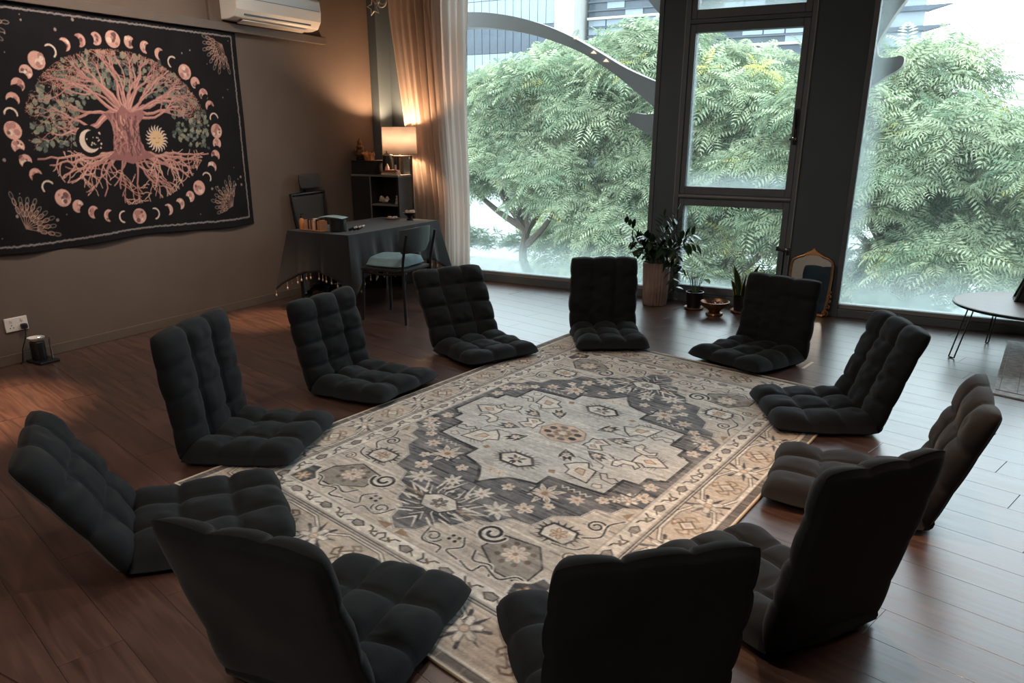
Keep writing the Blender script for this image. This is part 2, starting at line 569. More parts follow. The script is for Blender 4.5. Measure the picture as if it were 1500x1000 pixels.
# floor planks, each its own piece, laid askew to the walls as in the photograph
def clip(poly, a, b, c):
    out = []
    for i in range(len(poly)):
        p, q = poly[i], poly[(i + 1) % len(poly)]
        dp, dq = a * p[0] + b * p[1] - c, a * q[0] + b * q[1] - c
        if dp <= 0: out.append(p)
        if dp * dq < 0:
            t = dp / (dp - dq)
            out.append((p[0] + t * (q[0] - p[0]), p[1] + t * (q[1] - p[1])))
    return out
PL, PWD = 1.25, 0.2
full = MB().box(0.0005, PL - 0.0005, 0.0005, PWD - 0.0005, -0.006, 0, b=0.0008).mesh('plank', M['floor'])
ang = math.radians(-17)
ca, sa = math.cos(ang), math.sin(ang)
bx0, bx1, by0, by1 = XL + 0.004, 1.55, 1.0, YW - 0.02
np_count = 0
for j in range(-10, 70):
    for i in range(-8, 12):
        u0 = i * PL + (j * 0.437 % 1) * PL - 3
        v0 = j * PWD - 3
        c4 = [(u0, v0), (u0 + PL, v0), (u0 + PL, v0 + PWD), (u0, v0 + PWD)]
        w4 = [(ca * u - sa * v, sa * u + ca * v) for u, v in c4]
        ins = [bx0 <= x <= bx1 and by0 <= y <= by1 for x, y in w4]
        rel = lambda P: (ca * (P[0] - w4[0][0]) + sa * (P[1] - w4[0][1]), -sa * (P[0] - w4[0][0]) + ca * (P[1] - w4[0][1]))
        if all(ins):
            me = full
        else:
            p = w4
            for a, b, c in ((-1, 0, -bx0), (1, 0, bx1), (0, -1, -by0), (0, 1, by1)):
                p = clip(p, a, b, c) if len(p) > 2 else []
            if len(p) < 3: continue
            ar = abs(sum(p[k][0] * p[(k + 1) % len(p)][1] - p[(k + 1) % len(p)][0] * p[k][1] for k in range(len(p)))) / 2
            if ar < 0.004: continue
            cx = sum(q[0] for q in p) / len(p); cyy = sum(q[1] for q in p) / len(p)
            p = [(q[0] + (cx - q[0]) * 0.006, q[1] + (cyy - q[1]) * 0.006) for q in p]
            me = MB().prism_xy([rel(q) for q in p], -0.006, 0).mesh('plank', M['floor'])
        link('plank', me, fl, (w4[0][0], w4[0][1], 0), (0, 0, ang))
        np_count += 1

# baseboard, wall band, battens
tag(MB().box(XL, XL + 0.014, YB, YW - 0.06, 0, 0.075, b=0.003).build('baseboard_left', M['trim']), **S)
band = tag(MB().box(XL, XL + 0.05, YB, 6.62, 2.432, 2.50, b=0.004).build('trim_1', M['trim']), **S)
for y in (5.22, 3.9, 2.6):
    link('batten', MB().box(XL, XL + 0.03, y - 0.035, y + 0.035, 2.50, ZC - .01, b=0.004).mesh('batten', M['trim']), band)
tag(MB().box(XL, XL + 0.11, 7.36, 7.58, 0, ZC - 0.005, b=0.006).build('trim_2', M['pillar']), **S)

# window wall: pillars, frames and panes
Y0, Y1 = 7.585, 7.72
tag(MB().box(XL, -4.98, YW, YW + 0.15, -0.12, ZC).build('wall_window', M['pillar']), **S)
p = tag(MB().box(-2.545, -2.335, Y0 + 0.012, YW + 0.15, 0, ZC, b=0.004).build('trim_3', M['pillar']), **S)
p = tag(MB().box(-1.20, -0.765, Y0 + 0.012, YW + 0.15, 0, ZC, b=0.004).build('trim_4', M['pillar']), **S)
tag(MB().box(XL, XR, YW + 0.02, YW + 0.15, -0.12, 0.0).build('trim_5', M['pillar']), **S)

def big_window(name, x0, x1):
    f = MB()
    f.box(x0, x0 + 0.045, Y0, Y1, 0, ZC, 0.004).box(x1 - 0.045, x1, Y0, Y1, 0, ZC, 0.004)
    f.box(x0 + 0.045, x1 - 0.045, Y0, Y1, 3.92, ZC, 0.004)
    f.box(x0 + 0.045, x1 - 0.045, Y0 + 0.004, Y1, 0.0, 0.072, 0.004)
    o = tag(f.build(name, M['frame']), **S)
    MB().box(x0 + 0.045, x1 - 0.045, Y0 + 0.018, Y1, 0.074, 0.115, 0.006).build('sill', M['frame_line'], o)
    MB().box(x0 + 0.04, x1 - 0.04, 7.645, 7.655, 0.11, 3.925).build('glass_pane', M['glass_wide'], o)
    return o
big_window('window_1', -4.98, -2.545)
big_window('window_3', -0.765, XR)

f = MB()
xa, xb = -2.335, -1.20
f.box(xa, xa + 0.045, Y0, Y1, 0, ZC, 0.004).box(xb - 0.045, xb, Y0, Y1, 0, ZC, 0.004)
f.box(xa + 0.045, xb - 0.045, Y0, Y1, 0, 0.085, 0.004)
f.box(xa + 0.045, xb - 0.045, Y0, Y1, 1.005, 1.04, 0.004)
f.box(xa + 0.045, xb - 0.045, Y0, Y1, 2.53, 2.565, 0.004)
f.box(xa + 0.045, xb - 0.045, Y0, Y1, 3.92, ZC, 0.004)
w2 = tag(f.build('window_2', M['frame']), **S)
for nm, z0, z1, gz0, gz1 in (('lower_sash', 0.088, 1.002, 0.161, 0.934), ('casement_sash', 1.043, 2.527, 1.113, 2.459), ('top_sash', 2.568, 3.917, 2.645, 3.84)):
    s_ = MB()
    a, b = xa + 0.048, xb - 0.048
    ga, gb = -2.238, -1.306
    s_.box(a, ga, Y0 + 0.012, Y1 - 0.01, z0, z1, 0.005).box(gb, b, Y0 + 0.012, Y1 - 0.01, z0, z1, 0.005)
    s_.box(ga, gb, Y0 + 0.012, Y1 - 0.01, z0, gz0, 0.005).box(ga, gb, Y0 + 0.012, Y1 - 0.01, gz1, z1, 0.005)
    so = s_.build(nm, M['frame'], w2)
    MB().box(ga - 0.006, gb + 0.006, 7.645, 7.655, gz0 - 0.006, gz1 + 0.006).build('glass_pane', M['glass'], so)
    if nm == 'casement_sash':
        h = MB().box(-1.283, -1.258, Y0 - 0.004, Y0 + 0.014, 1.50, 1.80, 0.004)
        h.tube([(-1.27, Y0, 1.64), (-1.27, Y0 - 0.035, 1.64), (-1.272, Y0 - 0.045, 1.66), (-1.276, Y0 - 0.05, 1.74), (-1.278, Y0 - 0.045, 1.79)], 0.009, 8)
        h.build('handle', M['black'], so, smooth=True)
        k = MB()
        for dx, dz in ((-0.035, 0.0), (-0.008, 0.012), (0.018, 0.0)):
            k.ball((-1.272 + dx, Y0 - 0.02, 1.545 + dz), 0.012, 8, 6)
        k.tube([(-1.315, Y0 - 0.02, 1.545), (-1.245, Y0 - 0.02, 1.552)], 0.006, 6)
        k.build('latch', M['chrome'], so, smooth=True)
for x in (xa - 0.004, xb - 0.008):
    MB().box(x, x + 0.012, Y0 - 0.006, Y0 + 0.01, 0, ZC - 0.005, 0.003).build('edge_bead', M['frame_line'], w2)
MB().box(xa + 0.045, xb - 0.045, Y0 - 0.006, Y0 + 0.01, 1.018, 1.03, 0.002).build('edge_bead', M['frame_line'], w2)
MB().box(xa + 0.045, xb - 0.045, Y0 - 0.006, Y0 + 0.01, 2.542, 2.552, 0.002).build('edge_bead', M['frame'], w2)

# ceiling downlights (fixtures)
dl_mesh = MB().lathe([(0.075, 0.0), (0.075, -0.03), (0.062, -0.045), (0.055, -0.03)], 20).mesh('downlight', M['white'], True)
lens_mesh = MB().lathe([(0.001, -0.022), (0.054, -0.022), (0.054, -0.026), (0.001, -0.026)], 20).mesh('lens', M['lampwarm'])
for i, (x, y) in enumerate(DOWN + [(-4.9, 2.3), (-4.9, 4.6), (-3.7, 3.6)]):  # the last fixture is added for the tapestry fill beam
    o = link('downlight', dl_mesh, None, (x, y, ZC))
    tag(o, 'round white ceiling downlight over ' + ['the left side of the rug', 'the near end of the rug', 'the right side of the rug', 'the far left corner of the rug', 'the floor by the wall socket', 'the floor in front of the draped desk', 'the floor before the tapestry, added to brighten the wall'][i], 'ceiling light', 'ceiling downlights')
    link('lens', lens_mesh, o)

cp_ = empty('fill_panel', (-1.5, -1.6, ZC), 0, 'flat white fill light panel added out of view behind the ring of chairs', 'ceiling light')  # unseen panel added to house the cool fill light
MB().box(-.63, .63, -.33, .33, -.05, -.001, .006).build('housing', M['white'], cp_)
MB().box(-.6, .6, -.3, .3, -.054, -.049).build('diffuser', M['lampwarm'], cp_)

# ------------------------------------------------------------------ rug
class Canvas:
    def __init__(s, w, h, px, bgc):
        s.px = px
        s.W, s.H = int(round(w / px)), int(round(h / px))
        s.a = np.empty((s.H, s.W, 3), np.float32)
        s.a[:] = bgc
    def _win(s, x0, x1, y0, y1):
        i0, i1 = max(0, int(x0 / s.px) - 1), min(s.W, int(x1 / s.px) + 2)
        j0, j1 = max(0, int(y0 / s.px) - 1), min(s.H, int(y1 / s.px) + 2)
        if i1 <= i0 or j1 <= j0: return None
        X, Y = np.meshgrid((np.arange(i0, i1) + .5) * s.px, (np.arange(j0, j1) + .5) * s.px)
        return (slice(j0, j1), slice(i0, i1)), X, Y
    def poly(s, pts, col):
        P = np.array(pts, float)
        w = s._win(P[:, 0].min(), P[:, 0].max(), P[:, 1].min(), P[:, 1].max())
        if w is None: return
        sl, X, Y = w
        ins = np.zeros(X.shape, bool)
        for k in range(len(P)):
            (xa, ya), (xb, yb) = P[k], P[(k + 1) % len(P)]
            if ya == yb: continue
            c = ((ya > Y) != (yb > Y)) & (X < (xb - xa) * (Y - ya) / (yb - ya) + xa)
            ins ^= c
        s.a[sl][ins] = col
    def line(s, pts, wd, col, closed=False):
        P = [np.array(p, float) for p in pts]
        if closed: P.append(P[0])
        n = len(P) - 1
        ws = wd if isinstance(wd, (list, tuple)) else [wd] * (n + 1)
        for k in range(n):
            a, b = P[k], P[k + 1]
            m = max(ws[k], ws[k + 1]) / 2
            w = s._win(min(a[0], b[0]) - m, max(a[0], b[0]) + m, min(a[1], b[1]) - m, max(a[1], b[1]) + m)
            if w is None: continue
            sl, X, Y = w
            d = b - a
            L2 = max(1e-12, d @ d)
            t = np.clip(((X - a[0]) * d[0] + (Y - a[1]) * d[1]) / L2, 0, 1)
            dist = np.hypot(X - a[0] - t * d[0], Y - a[1] - t * d[1])
            s.a[sl][dist < (ws[k] + (ws[k + 1] - ws[k]) * t) / 2] = col
    def disk(s, c, r, col, ry=None):
        ry = ry or r
        w = s._win(c[0] - r, c[0] + r, c[1] - ry, c[1] + ry)
        if w is None: return
        sl, X, Y = w
        s.a[sl][((X - c[0]) / r) ** 2 + ((Y - c[1]) / ry) ** 2 < 1] = col
    def bite(s, c, r, col, c2, r2):
        sl, X, Y = s._win(c2[0] - r2, c2[0] + r2, c2[1] - r2, c2[1] + r2)
        s.a[sl][(np.hypot(X - c[0], Y - c[1]) < r) & (np.hypot(X - c2[0], Y - c2[1]) < r2 + .003)] = col
    def poly_o(s, pts, fill, edge, wd):
        if fill is not None: s.poly(pts, fill)
        s.line(pts, wd, edge, True)
    def half(s):
        h, w = s.H // 2 * 2, s.W // 2 * 2
        a = s.a[:h, :w]
        return (a[0::2, 0::2] + a[1::2, 0::2] + a[0::2, 1::2] + a[1::2, 1::2]) / 4

def smooth_noise(h, w, ny, nx, r):
    g = r.standard_normal((ny + 2, nx + 2)).astype(np.float32)
    yy = np.linspace(0, ny, h); xx = np.linspace(0, nx, w)
    y0 = yy.astype(int); x0 = xx.astype(int)
    ty = (yy - y0)[:, None]; tx = (xx - x0)[None, :]
    ty = ty * ty * (3 - 2 * ty); tx = tx * tx * (3 - 2 * tx)
    a = g[y0][:, x0]; b = g[y0][:, x0 + 1]; c = g[y0 + 1][:, x0]; d = g[y0 + 1][:, x0 + 1]
    return (a * (1 - tx) + b * tx) * (1 - ty) + (c * (1 - tx) + d * tx) * ty

def flower(C, c, r, n, petal, edge, core, ph=0.0, wd=0.006, inner=0.35):
    pts = []
    for k in range(n * 4):
        a = ph + 2 * math.pi * k / (n * 4)
        rr = r * (inner + (1 - inner) * abs(math.cos(n * (a - ph) / 2)) ** 0.8)
        pts.append((c[0] + rr * math.cos(a), c[1] + rr * math.sin(a)))
    C.poly_o(pts, petal, edge, wd)
    C.disk(c, r * 0.3, edge)
    C.disk(c, r * 0.22, core)

def burst(C, c, r, n, col, edge, ph=0.0, seed=0):
    q = random.Random(seed)
    for k in range(n):
        a = ph + 2 * math.pi * k / n
        L = r * q.uniform(0.75, 1.15)
        t = (c[0] + L * math.cos(a), c[1] + L * math.sin(a))
        for sg in (1, -1):
            b = a + sg * 0.22
            C.line([c, (c[0] + L * .6 * math.cos(b), c[1] + L * .6 * math.sin(b)), t], 0.008, edge)
        C.line([(c[0] + r * .25 * math.cos(a), c[1] + r * .25 * math.sin(a)), t], [0.012, 0.003], col)
    C.disk(c, r * 0.25, col)

RW, RL = 2.355, 3.629
def paint_rug():
    cream, beige, sand = srgb(222, 216, 207), srgb(205, 196, 186), srgb(199, 187, 174)
    med = srgb(205, 203, 199)
    grey, char, dark = srgb(108, 109, 113), srgb(60, 60, 63), srgb(78, 79, 83)
    gold, peach, brown, taupe = srgb(158, 134, 110), srgb(214, 188, 168), srgb(116, 98, 84), srgb(150, 143, 136)
    W, H = RW / 2, RL / 2
    C = Canvas(W, H, 0.0025, beige)
    q = random.Random(3)
    # dark field with its notched edge
    fieldpoly = [(0, 0), (0.80, 0), (0.80, 0.47), (0.72, 0.52), (0.70, 0.60), (0.62, 0.62), (0.60, 0.72), (0.50, 0.80), (0.47, 0.93), (0.36, 0.95), (0.31, 1.04), (0.24, 1.06), (0.2, 1.16), (0.12, 1.20), (0.09, 1.30), (0, 1.36)]
    C.poly([(0, 0), (.8, 0), (.8, 1.38), (0, 1.38)], beige)
    C.poly(fieldpoly, grey)
    for k in range(420):   # streaks of darker weft
        x, y, L = q.uniform(-.1, .8), q.uniform(0, 1.36), q.uniform(.05, .25)
        C.line([(x, y), (x + L, y + q.uniform(-.004, .004))], q.uniform(.004, .012), q.choice([dark, char, srgb(122, 118, 118), srgb(140, 132, 128)]))
    mask = Canvas(W, H, 0.0025, (0, 0, 0))
    mask.poly(fieldpoly, (1, 1, 1))
    C.a[mask.a[..., 0] < .5] = beige
    for k in range(160):
        x, y, L = q.uniform(-.1, .8), q.uniform(.5, 1.38), q.uniform(.05, .3)
        keep = C.a.copy()
        C.line([(x, y), (x + L, y)], q.uniform(.004, .014), q.choice([sand, taupe, cream, beige, beige]))
        ins = mask.a[..., 0] > .5
        C.a[ins] = keep[ins]
    C.line(fieldpoly[1:], 0.014, cream)
    C.line(fieldpoly[1:], 0.005, taupe)
    # field flowers
    for c, r, n, s_ in (((.34, .65), .10, 8, 1), ((.26, .93), .075, 8, 2), ((.5, .60), .05, 7, 3), ((.1, .86), .06, 8, 4), ((.68, .43), .06, 7, 6)):
        burst(C, c, r, n, peach if s_ % 2 else cream, cream, seed=s_)
        C.disk(c, r * .18, gold)
    for c, r in (((.35, .83), .05), ((.16, .72), .035), ((.6, .52), .035), ((.74, .37), .05), ((.72, .25), .04), ((.43, .74), .03), ((.05, .93), .035)):
        flower(C, c, r, 5, peach, cream, gold, q.uniform(0, 6))
    # end hexagon with leaf fans
    for a in np.linspace(-0.3, math.pi - .2, 9):
        for L, w_, cc in ((.24, .016, cream), (.2, .03, dark), (.17, .008, cream)):
            e = (L * math.sin(a) * 1.1, 1.06 - L * math.cos(a))
            m_ = (L * .6 * math.sin(a + .25) * 1.1, 1.06 - L * .6 * math.cos(a + .25))
            C.line([(0, 1.06), m_, e], [w_ * .4, w_, .003], cc)
    C.poly_o([(-.1, 1.06), (-.05, .99), (.05, .99), (.115, 1.05), (.06, 1.13), (-.06, 1.13)], cream, char, .01)
    flower(C, (0, 1.06), .045, 6, taupe, dark, cream)
    for k in range(3):
        C.line([(.13, 1.02 + k * .035), (.27 - k * .02, 1.0 + k * .055)], [.02, .006], gold if k % 2 else cream)
    # medallion
    mp = [(0, .79), (.04, .72), (.10, .645), (.17, .62), (.255, .60), (.255, .495), (.40, .485), (.575, .465), (.575, .275), (.665, .265), (.665, .18), (.755, .145), (.755, 0)]
    C.poly(mp + [(0, 0)], med)
    C.line(mp, .02, char)
    # medallion: offset pieces in the dark
    C.line([(.27, .62), (.27, .69), (.35, .70)], .012, char)
    C.line([(.60, .40), (.70, .40), (.70, .30)], .010, char)
    for k in range(5):
        x = .36 + k * .035
        C.line([(x, .52), (x + .017, .545), (x + .034, .52)], .006, cream)
        C.line([(.69 + .0 * k, .02 + k * .03), (.715, .035 + k * .03), (.69, .05 + k * .03)], .006, cream)
    # hexagon lozenges at +-.45
    hx = [(-.115, .45), (-.06, .385), (.06, .385), (.115, .45), (.06, .515), (-.06, .515)]
    for k in range(24):
        a = 2 * math.pi * k / 24
        C.line([(.12 * math.cos(a), .45 + .08 * math.sin(a)), (.155 * math.cos(a), .45 + .108 * math.sin(a))], [.016, .003], taupe)
    C.poly_o(hx, cream, char, .018)
    burst(C, (0, .45), .05, 6, dark, char, .3, 5)
    C.disk((0, .45), .015, peach)
    flower(C, (.03, .635), .04, 6, peach, cream, gold)
    # centre rosette
    pts = []
    for k in range(48):
        a = 2 * math.pi * k / 48
        r = .21 if k % 2 else .165
        pts.append((r * math.cos(a), r * .9 * math.sin(a)))
    C.poly_o(pts, med, cream, .012)
    C.poly_o([(.155 * math.cos(t), .125 * math.sin(t)) for t in np.linspace(0, 2 * math.pi, 9)[:-1]], peach, brown, .006)
    for k in range(8):
        a = math.pi / 8 + k * math.pi / 4
        C.disk((.095 * math.cos(a), .08 * math.sin(a)), .026, brown if k % 2 else char, .02)
        C.disk((.045 * math.cos(a), .04 * math.sin(a)), .016, gold)
    C.disk((0, 0), .02, cream)
    # petalled corners round the rosette
    for (x, y, an) in ((.13, .16, .9), (.235, .10, .3)):
        jag = [(x, y)]
        for k in range(9):
            t = k / 8; b = an + (.55 - 1.1 * t); L = .17 * (1 - .35 * abs(2 * t - 1)) * (1.12 if k % 2 else .78)
            jag.append((x + L * math.cos(b), y + L * math.sin(b)))
        C.poly_o(jag, char if an > .8 else dark, cream, .007)
        C.line([(x + .03 * math.cos(an), y + .03 * math.sin(an)), (x + .12 * math.cos(an), y + .12 * math.sin(an))], [.012, .004], taupe)
        flower(C, (x + .085 * math.cos(an), y + .085 * math.sin(an)), .028, 5, peach, cream, gold, an, .004)
    for k in range(4):
        C.line([(.36 + k * .03, .06 + k * .012), (.40 + k * .03, .09 + k * .02)], .006, char)
    # palmettes
    def palmette(c, an, sc):
        R = lambda x, y: (c[0] + sc * (x * math.cos(an) - y * math.sin(an)), c[1] + sc * (x * math.sin(an) + y * math.cos(an)))
        for s_ in (1, -1):
            for t in (.3, .6, .9, 1.2):
                C.line([R(.02 + t * .05, s_ * .03), R(t * .08 - .01, s_ * (.13 - t * .03))], [.018 * sc, .003], taupe)
        C.poly_o([R(-.09, 0), R(-.08, .07), R(-.02, .055), R(.02, .085), R(.07, .05), R(.14, 0), R(.07, -.05), R(.02, -.085), R(-.02, -.055), R(-.08, -.07)], cream, char, .010)
        C.poly_o([R(-.03, 0), R(0, .03), R(.06, 0), R(0, -.03)], peach, brown, .006)
    palmette((.34, .33), .75, 1.0)
    palmette((.57, .0), 0, .85)
    palmette((.23, .03), 0.2, .55)
    C.poly_o([(.42, .12), (.45, .07), (.52, .055), (.57, .09), (.56, .13), (.53, .10), (.48, .11), (.47, .16), (.44, .17)], cream, char, .008)
    C.poly_o([(.44, .29), (.48, .34), (.55, .35), (.57, .31), (.53, .29), (.50, .31), (.47, .27)], med, char, .008)
    C.poly_o([(.47, .41), (.51, .39), (.53, .42), (.51, .44), (.48, .44)], cream, dark, .006)
    C.poly_o([(.20, .43), (.24, .41), (.26, .45), (.22, .46)], gold, cream, .005)
    C.line([(.24, .20), (.33, .21), (.37, .25)], .007, dark)
    C.line([(.33, .17), (.41, .20), (.42, .24)], .007, dark)
    # paired blossoms at the side notches
    for c, r in (((.70, .44), .05), ((.64, .47), .035)):
        flower(C, c, r, 5, cream, taupe, peach)
    # corner field
    def scroll(c, r, s_, wd=.012, col=None):
        pts = []
        for k in range(48):
            t = k / 47
            a = t * 9.5 * s_
            pts.append((c[0] + r * (1 - .75 * t) * math.cos(a), c[1] + r * (1 - .75 * t) * math.sin(a)))
        C.line(pts, wd * 1.9, cream)
        C.line(pts, wd, col or char)
    C.poly_o([(.40, 1.20), (.42, 1.07), (.60, 1.04), (.70, 1.16), (.70, 1.30), (.56, 1.30)], taupe, char, .010)
    flower(C, (.55, 1.15), .062, 8, peach, cream, gold)
    for k in range(8):
        a = k * math.pi / 4 + .2
        C.disk((.55 + .078 * math.cos(a), 1.15 + .078 * math.sin(a)), .014, brown)
    for k in range(18):
        a = 2 * math.pi * k / 18
        C.line([(.6 + .085 * math.cos(a), .9 + .07 * math.sin(a)), (.6 + .12 * math.cos(a), .9 + .10 * math.sin(a))], [.014, .003], char)
    C.poly_o([(.515, .9), (.535, .84), (.665, .84), (.685, .9), (.665, .96), (.535, .96)], cream, char, .014)
    flower(C, (.6, .9), .045, 6, peach, gold, peach)
    scroll((.37, 1.09), .072, 1, .018)
    scroll((.70, .74), .05, -1)
    scroll((.18, 1.28), .05, 1, .01)
    scroll((.74, 1.02), .04, -1, .01, brown)
    for dx in (0, .035):
        for dy in (0, .03):
            C.disk((.25 + dx, 1.22 + dy), .010, char)
    for pts in ([(.30, 1.20), (.34, 1.26), (.30, 1.32), (.38, 1.34)], [(.40, 1.24), (.44, 1.30), (.52, 1.28), (.56, 1.34)], [(.12, 1.24), (.16, 1.33), (.26, 1.32), (.28, 1.36)],
                [(.62, .98), (.72, .96), (.76, .90)], [(.70, .86), (.76, .80), (.74, .70), (.78, .62)], [(.40, 1.34), (.48, 1.36), (.50, 1.30), (.60, 1.33), (.66, 1.27), (.76, 1.30)]):
        P = [p_[:2] for p_ in bez([(x, y, 0) for x, y in pts], 8)]
        C.line(P, .022, cream)
        C.line(P, .010, char)
    C.poly_o([(.68, 1.38), (.66, 1.30), (.72, 1.26), (.74, 1.20), (.80, 1.22), (.80, 1.38)], dark, cream, .012)
    flower(C, (.745, 1.33), .045, 6, peach, gold, cream)
    C.poly([(.03, 1.38), (.03, 1.33), (.12, 1.36)], gold)
    C.poly([(.78, .52), (.78, .60), (.74, .58)], gold)
    # guard band with running vine
    gx0, gx1, gy0, gy1 = .80, .89, 1.385, 1.475
    C.poly([(gx0, 0), (gx1, 0), (gx1, gy1), (0, gy1), (0, gy0), (gx0, gy0)], cream)
    for pts in ([(gx0, 0), (gx0, gy0), (0, gy0)], [(gx1, 0), (gx1, gy1), (0, gy1)]):
        C.line(pts, .006, taupe)
    C.line([(gx1 + .012, 0), (gx1 + .012, gy1 + .012), (0, gy1 + .012)], .007, char)
    C.line([(gx1 + .026, 0), (gx1 + .026, gy1 + .026), (0, gy1 + .026)], .006, dark)
    def vine(p0, d, nrm, n, step):
        for k in range(n):
            o = (p0[0] + d[0] * step * k, p0[1] + d[1] * step * k)
            R = lambda a, b: (o[0] + d[0] * a + nrm[0] * b, o[1] + d[1] * a + nrm[1] * b)
            if k % 2 == 0:
                C.line([R(0, -.026), R(.025, .0), R(.015, .026), R(.05, .02), R(.075, -.018), R(.10, -.022)], .009, char)
                C.line([R(.04, -.005), R(.065, .012)], .014, brown)
            else:
                C.poly_o([R(.0, 0), R(.03, .026), R(.065, .018), R(.07, -.014), R(.03, -.022)], taupe, char, .007)
                C.line([R(.07, 0), R(.10, .02)], .007, char)
    vine((.845, .0), (0, 1), (1, 0), 12, .122)
    vine((.0, 1.43), (1, 0), (0, 1), 7, .122)
    # main border
    bx0, bx1, by0, by1 = .925, 1.108, 1.51, 1.748
    C.poly([(bx0, 0), (bx1, 0), (bx1, by1), (0, by1), (0, by0), (bx0, by0)], sand)
    def knot(c, vert):
        for (dx, dy) in ((1, 0), (-1, 0), (0, 1), (0, -1)):
            cx_, cy_ = c[0] + dx * .058, c[1] + dy * .062
            C.line([(c[0] + dx * .03 + dy * .02, c[1] + dy * .03 + dx * .02), (cx_ + dy * .035, cy_ + dx * .035), (cx_ + dx * .02, cy_ + dy * .02), (cx_ - dy * .03, cy_ - dx * .03), (cx_ - dx * .012, cy_ - dy * .012)], .011, gold if vert else brown)
        C.poly_o([(c[0], c[1] + .042), (c[0] + .042, c[1]), (c[0], c[1] - .042), (c[0] - .042, c[1])], sand, brown, .009)
        C.poly_o([(c[0], c[1] + .026), (c[0] + .026, c[1]), (c[0], c[1] - .026), (c[0] - .026, c[1])], sand, cream, .008)
    def bflower(c):
        for k in range(8):
            a = k * math.pi / 4 + .35
            C.line([c, (c[0] + .10 * math.cos(a), c[1] + .10 * math.sin(a))], [.012, .02] if k % 2 else [.03, .004], dark)
            C.line([c, (c[0] + .112 * math.cos(a), c[1] + .112 * math.sin(a))], [.034, .004], dark)
        flower(C, c, .078, 6, cream, taupe, peach, .3)
    def cart(c, hw, hh):
        p_ = [(c[0] - hw, c[1] - hh * .5), (c[0] - hw * .55, c[1] - hh), (c[0] + hw * .55, c[1] - hh), (c[0] + hw, c[1] - hh * .5), (c[0] + hw, c[1] + hh * .5), (c[0] + hw * .55, c[1] + hh), (c[0] - hw * .55, c[1] + hh), (c[0] - hw, c[1] + hh * .5)]
        C.line(p_, .022, char, True)
        C.line(p_, .012, cream, True)
    for b in (0, .46, .92, 1.38):
        cart((1.015, b), .088, .19)
        knot((1.015, b), True)
    for a in (0, .46):
        cart((a, 1.63), .19, .105)
        knot((a, 1.63), False)
    for b in (.23, .69, 1.15):
        bflower((1.015, b))
    for a in (.23, .69):
        bflower((a, 1.63))
    knot((.93, 1.63), False)
    # outer lines and dark edge
    C.line([(bx1 + .008, 0), (bx1 + .008, by1 + .008), (0, by1 + .008)], .012, cream)
    C.line([(bx1 + .017, 0), (bx1 + .017, by1 + .017), (0, by1 + .017)], .005, char)
    C.poly([(1.128, 0), (W, 0), (W, H), (0, H), (0, 1.768), (1.128, 1.768)], srgb(112, 106, 102))
    for k in range(16):
        y = k * .118
        C.line([(1.13, y), (W - .012, y)], .005, taupe)
        C.line([(k * .118, 1.77), (k * .118, H - .012)], .005, taupe)
    C.line([(W - .006, 0), (W - .006, H - .006), (0, H - .006)], .012, cream)
    qd = C.half()
    top = np.concatenate([qd[:, ::-1], qd], 1)
    img = np.concatenate([top[::-1], top], 0)
    h, w = img.shape[:2]
    r = np.random.default_rng(5)
    # wear: faded patches where the pile has paled to a mid grey-beige
    wear = np.clip(.06 + .12 * smooth_noise(h, w, 60, 24, r) + .12 * smooth_noise(h, w, h // 3, 14, r), 0, .5)[..., None]
    img = img * (1 - wear) + np.array(srgb(186, 180, 173), np.float32) * wear
    n = 1 + .10 * smooth_noise(h, w, h // 2, 9, r) + .05 * smooth_noise(h, w, 26, 18, r) + .07 * r.standard_normal((h, w)) + .09 * smooth_noise(h, w, h // 3, w // 4, r)
    return np.clip(img * n[..., None], 0.01, 1)

img = paint_rug()
h, w = img.shape[:2]
cen, eu, ev = np.array([-1.681, 3.684]), np.array([2.271, -0.621]), np.array([-0.436, -3.603])
uu, vv = np.meshgrid(np.linspace(-.5, .5, w), np.linspace(-.5, .5, h))
P = uu[..., None] * eu + vv[..., None] * ev
zz = np.full(P.shape[:2], 0.0105)
V = np.concatenate([P, zz[..., None]], -1).reshape(-1, 3)
Q = grid_quads(w, h, flip=True)
# sides
ring = np.concatenate([np.arange(w), np.arange(1, h) * w + w - 1, (h - 1) * w + np.arange(w - 2, -1, -1), np.arange(h - 2, 0, -1) * w])
VB = V[ring].copy(); VB[:, 2] = 0.001
nb = len(ring)
k = np.arange(nb)
QS = np.stack([ring, ring[(k + 1) % nb], len(V) + (k + 1) % nb, len(V) + k], -1)[:, ::-1]
cols = np.concatenate([img.reshape(-1, 3), img.reshape(-1, 3)[ring]])
rug = link('area_rug', np_mesh('area_rug', np.concatenate([V, VB]), np.concatenate([Q, QS]), M['rug'], False, 'print', cols), None, (cen[0], cen[1], 0))
tag(rug, 'large cream and charcoal patterned rug with a stepped medallion amid the black chairs', 'rug')
cr = [(-.5, -.5), (.5, -.5), (.5, .5), (-.5, .5)]
MB().tube([tuple(eu * a + ev * b) + (0.0075,) for a, b in cr], 0.0065, 6, closed=True).build('binding', M['binding'], rug, True)

# second rug, at the right behind the round table
o = MB().prism_xy([(0.462, 5.675), (1.9, 5.15), (2.05, 7.1), (0.62, 7.30)], 0.001, 0.011).build('runner_rug', M['rug2'])
tag(o, 'faded grey patterned rug under the round hairpin-leg table', 'rug')
b_ = MB()
for (x0, y0, x1, y1) in ((0.50, 5.75, 0.64, 7.22), (0.60, 5.72, 0.74, 7.2)):
    b_.tube([(x0, y0, 0.0115), (x1, y1, 0.0115)], 0.0025, 6)
b_.tube([(0.48, 5.76, 0.0115), (1.9, 5.25, 0.0115)], 0.004, 6)
b_.build('border_line', M['edgewood'], o)

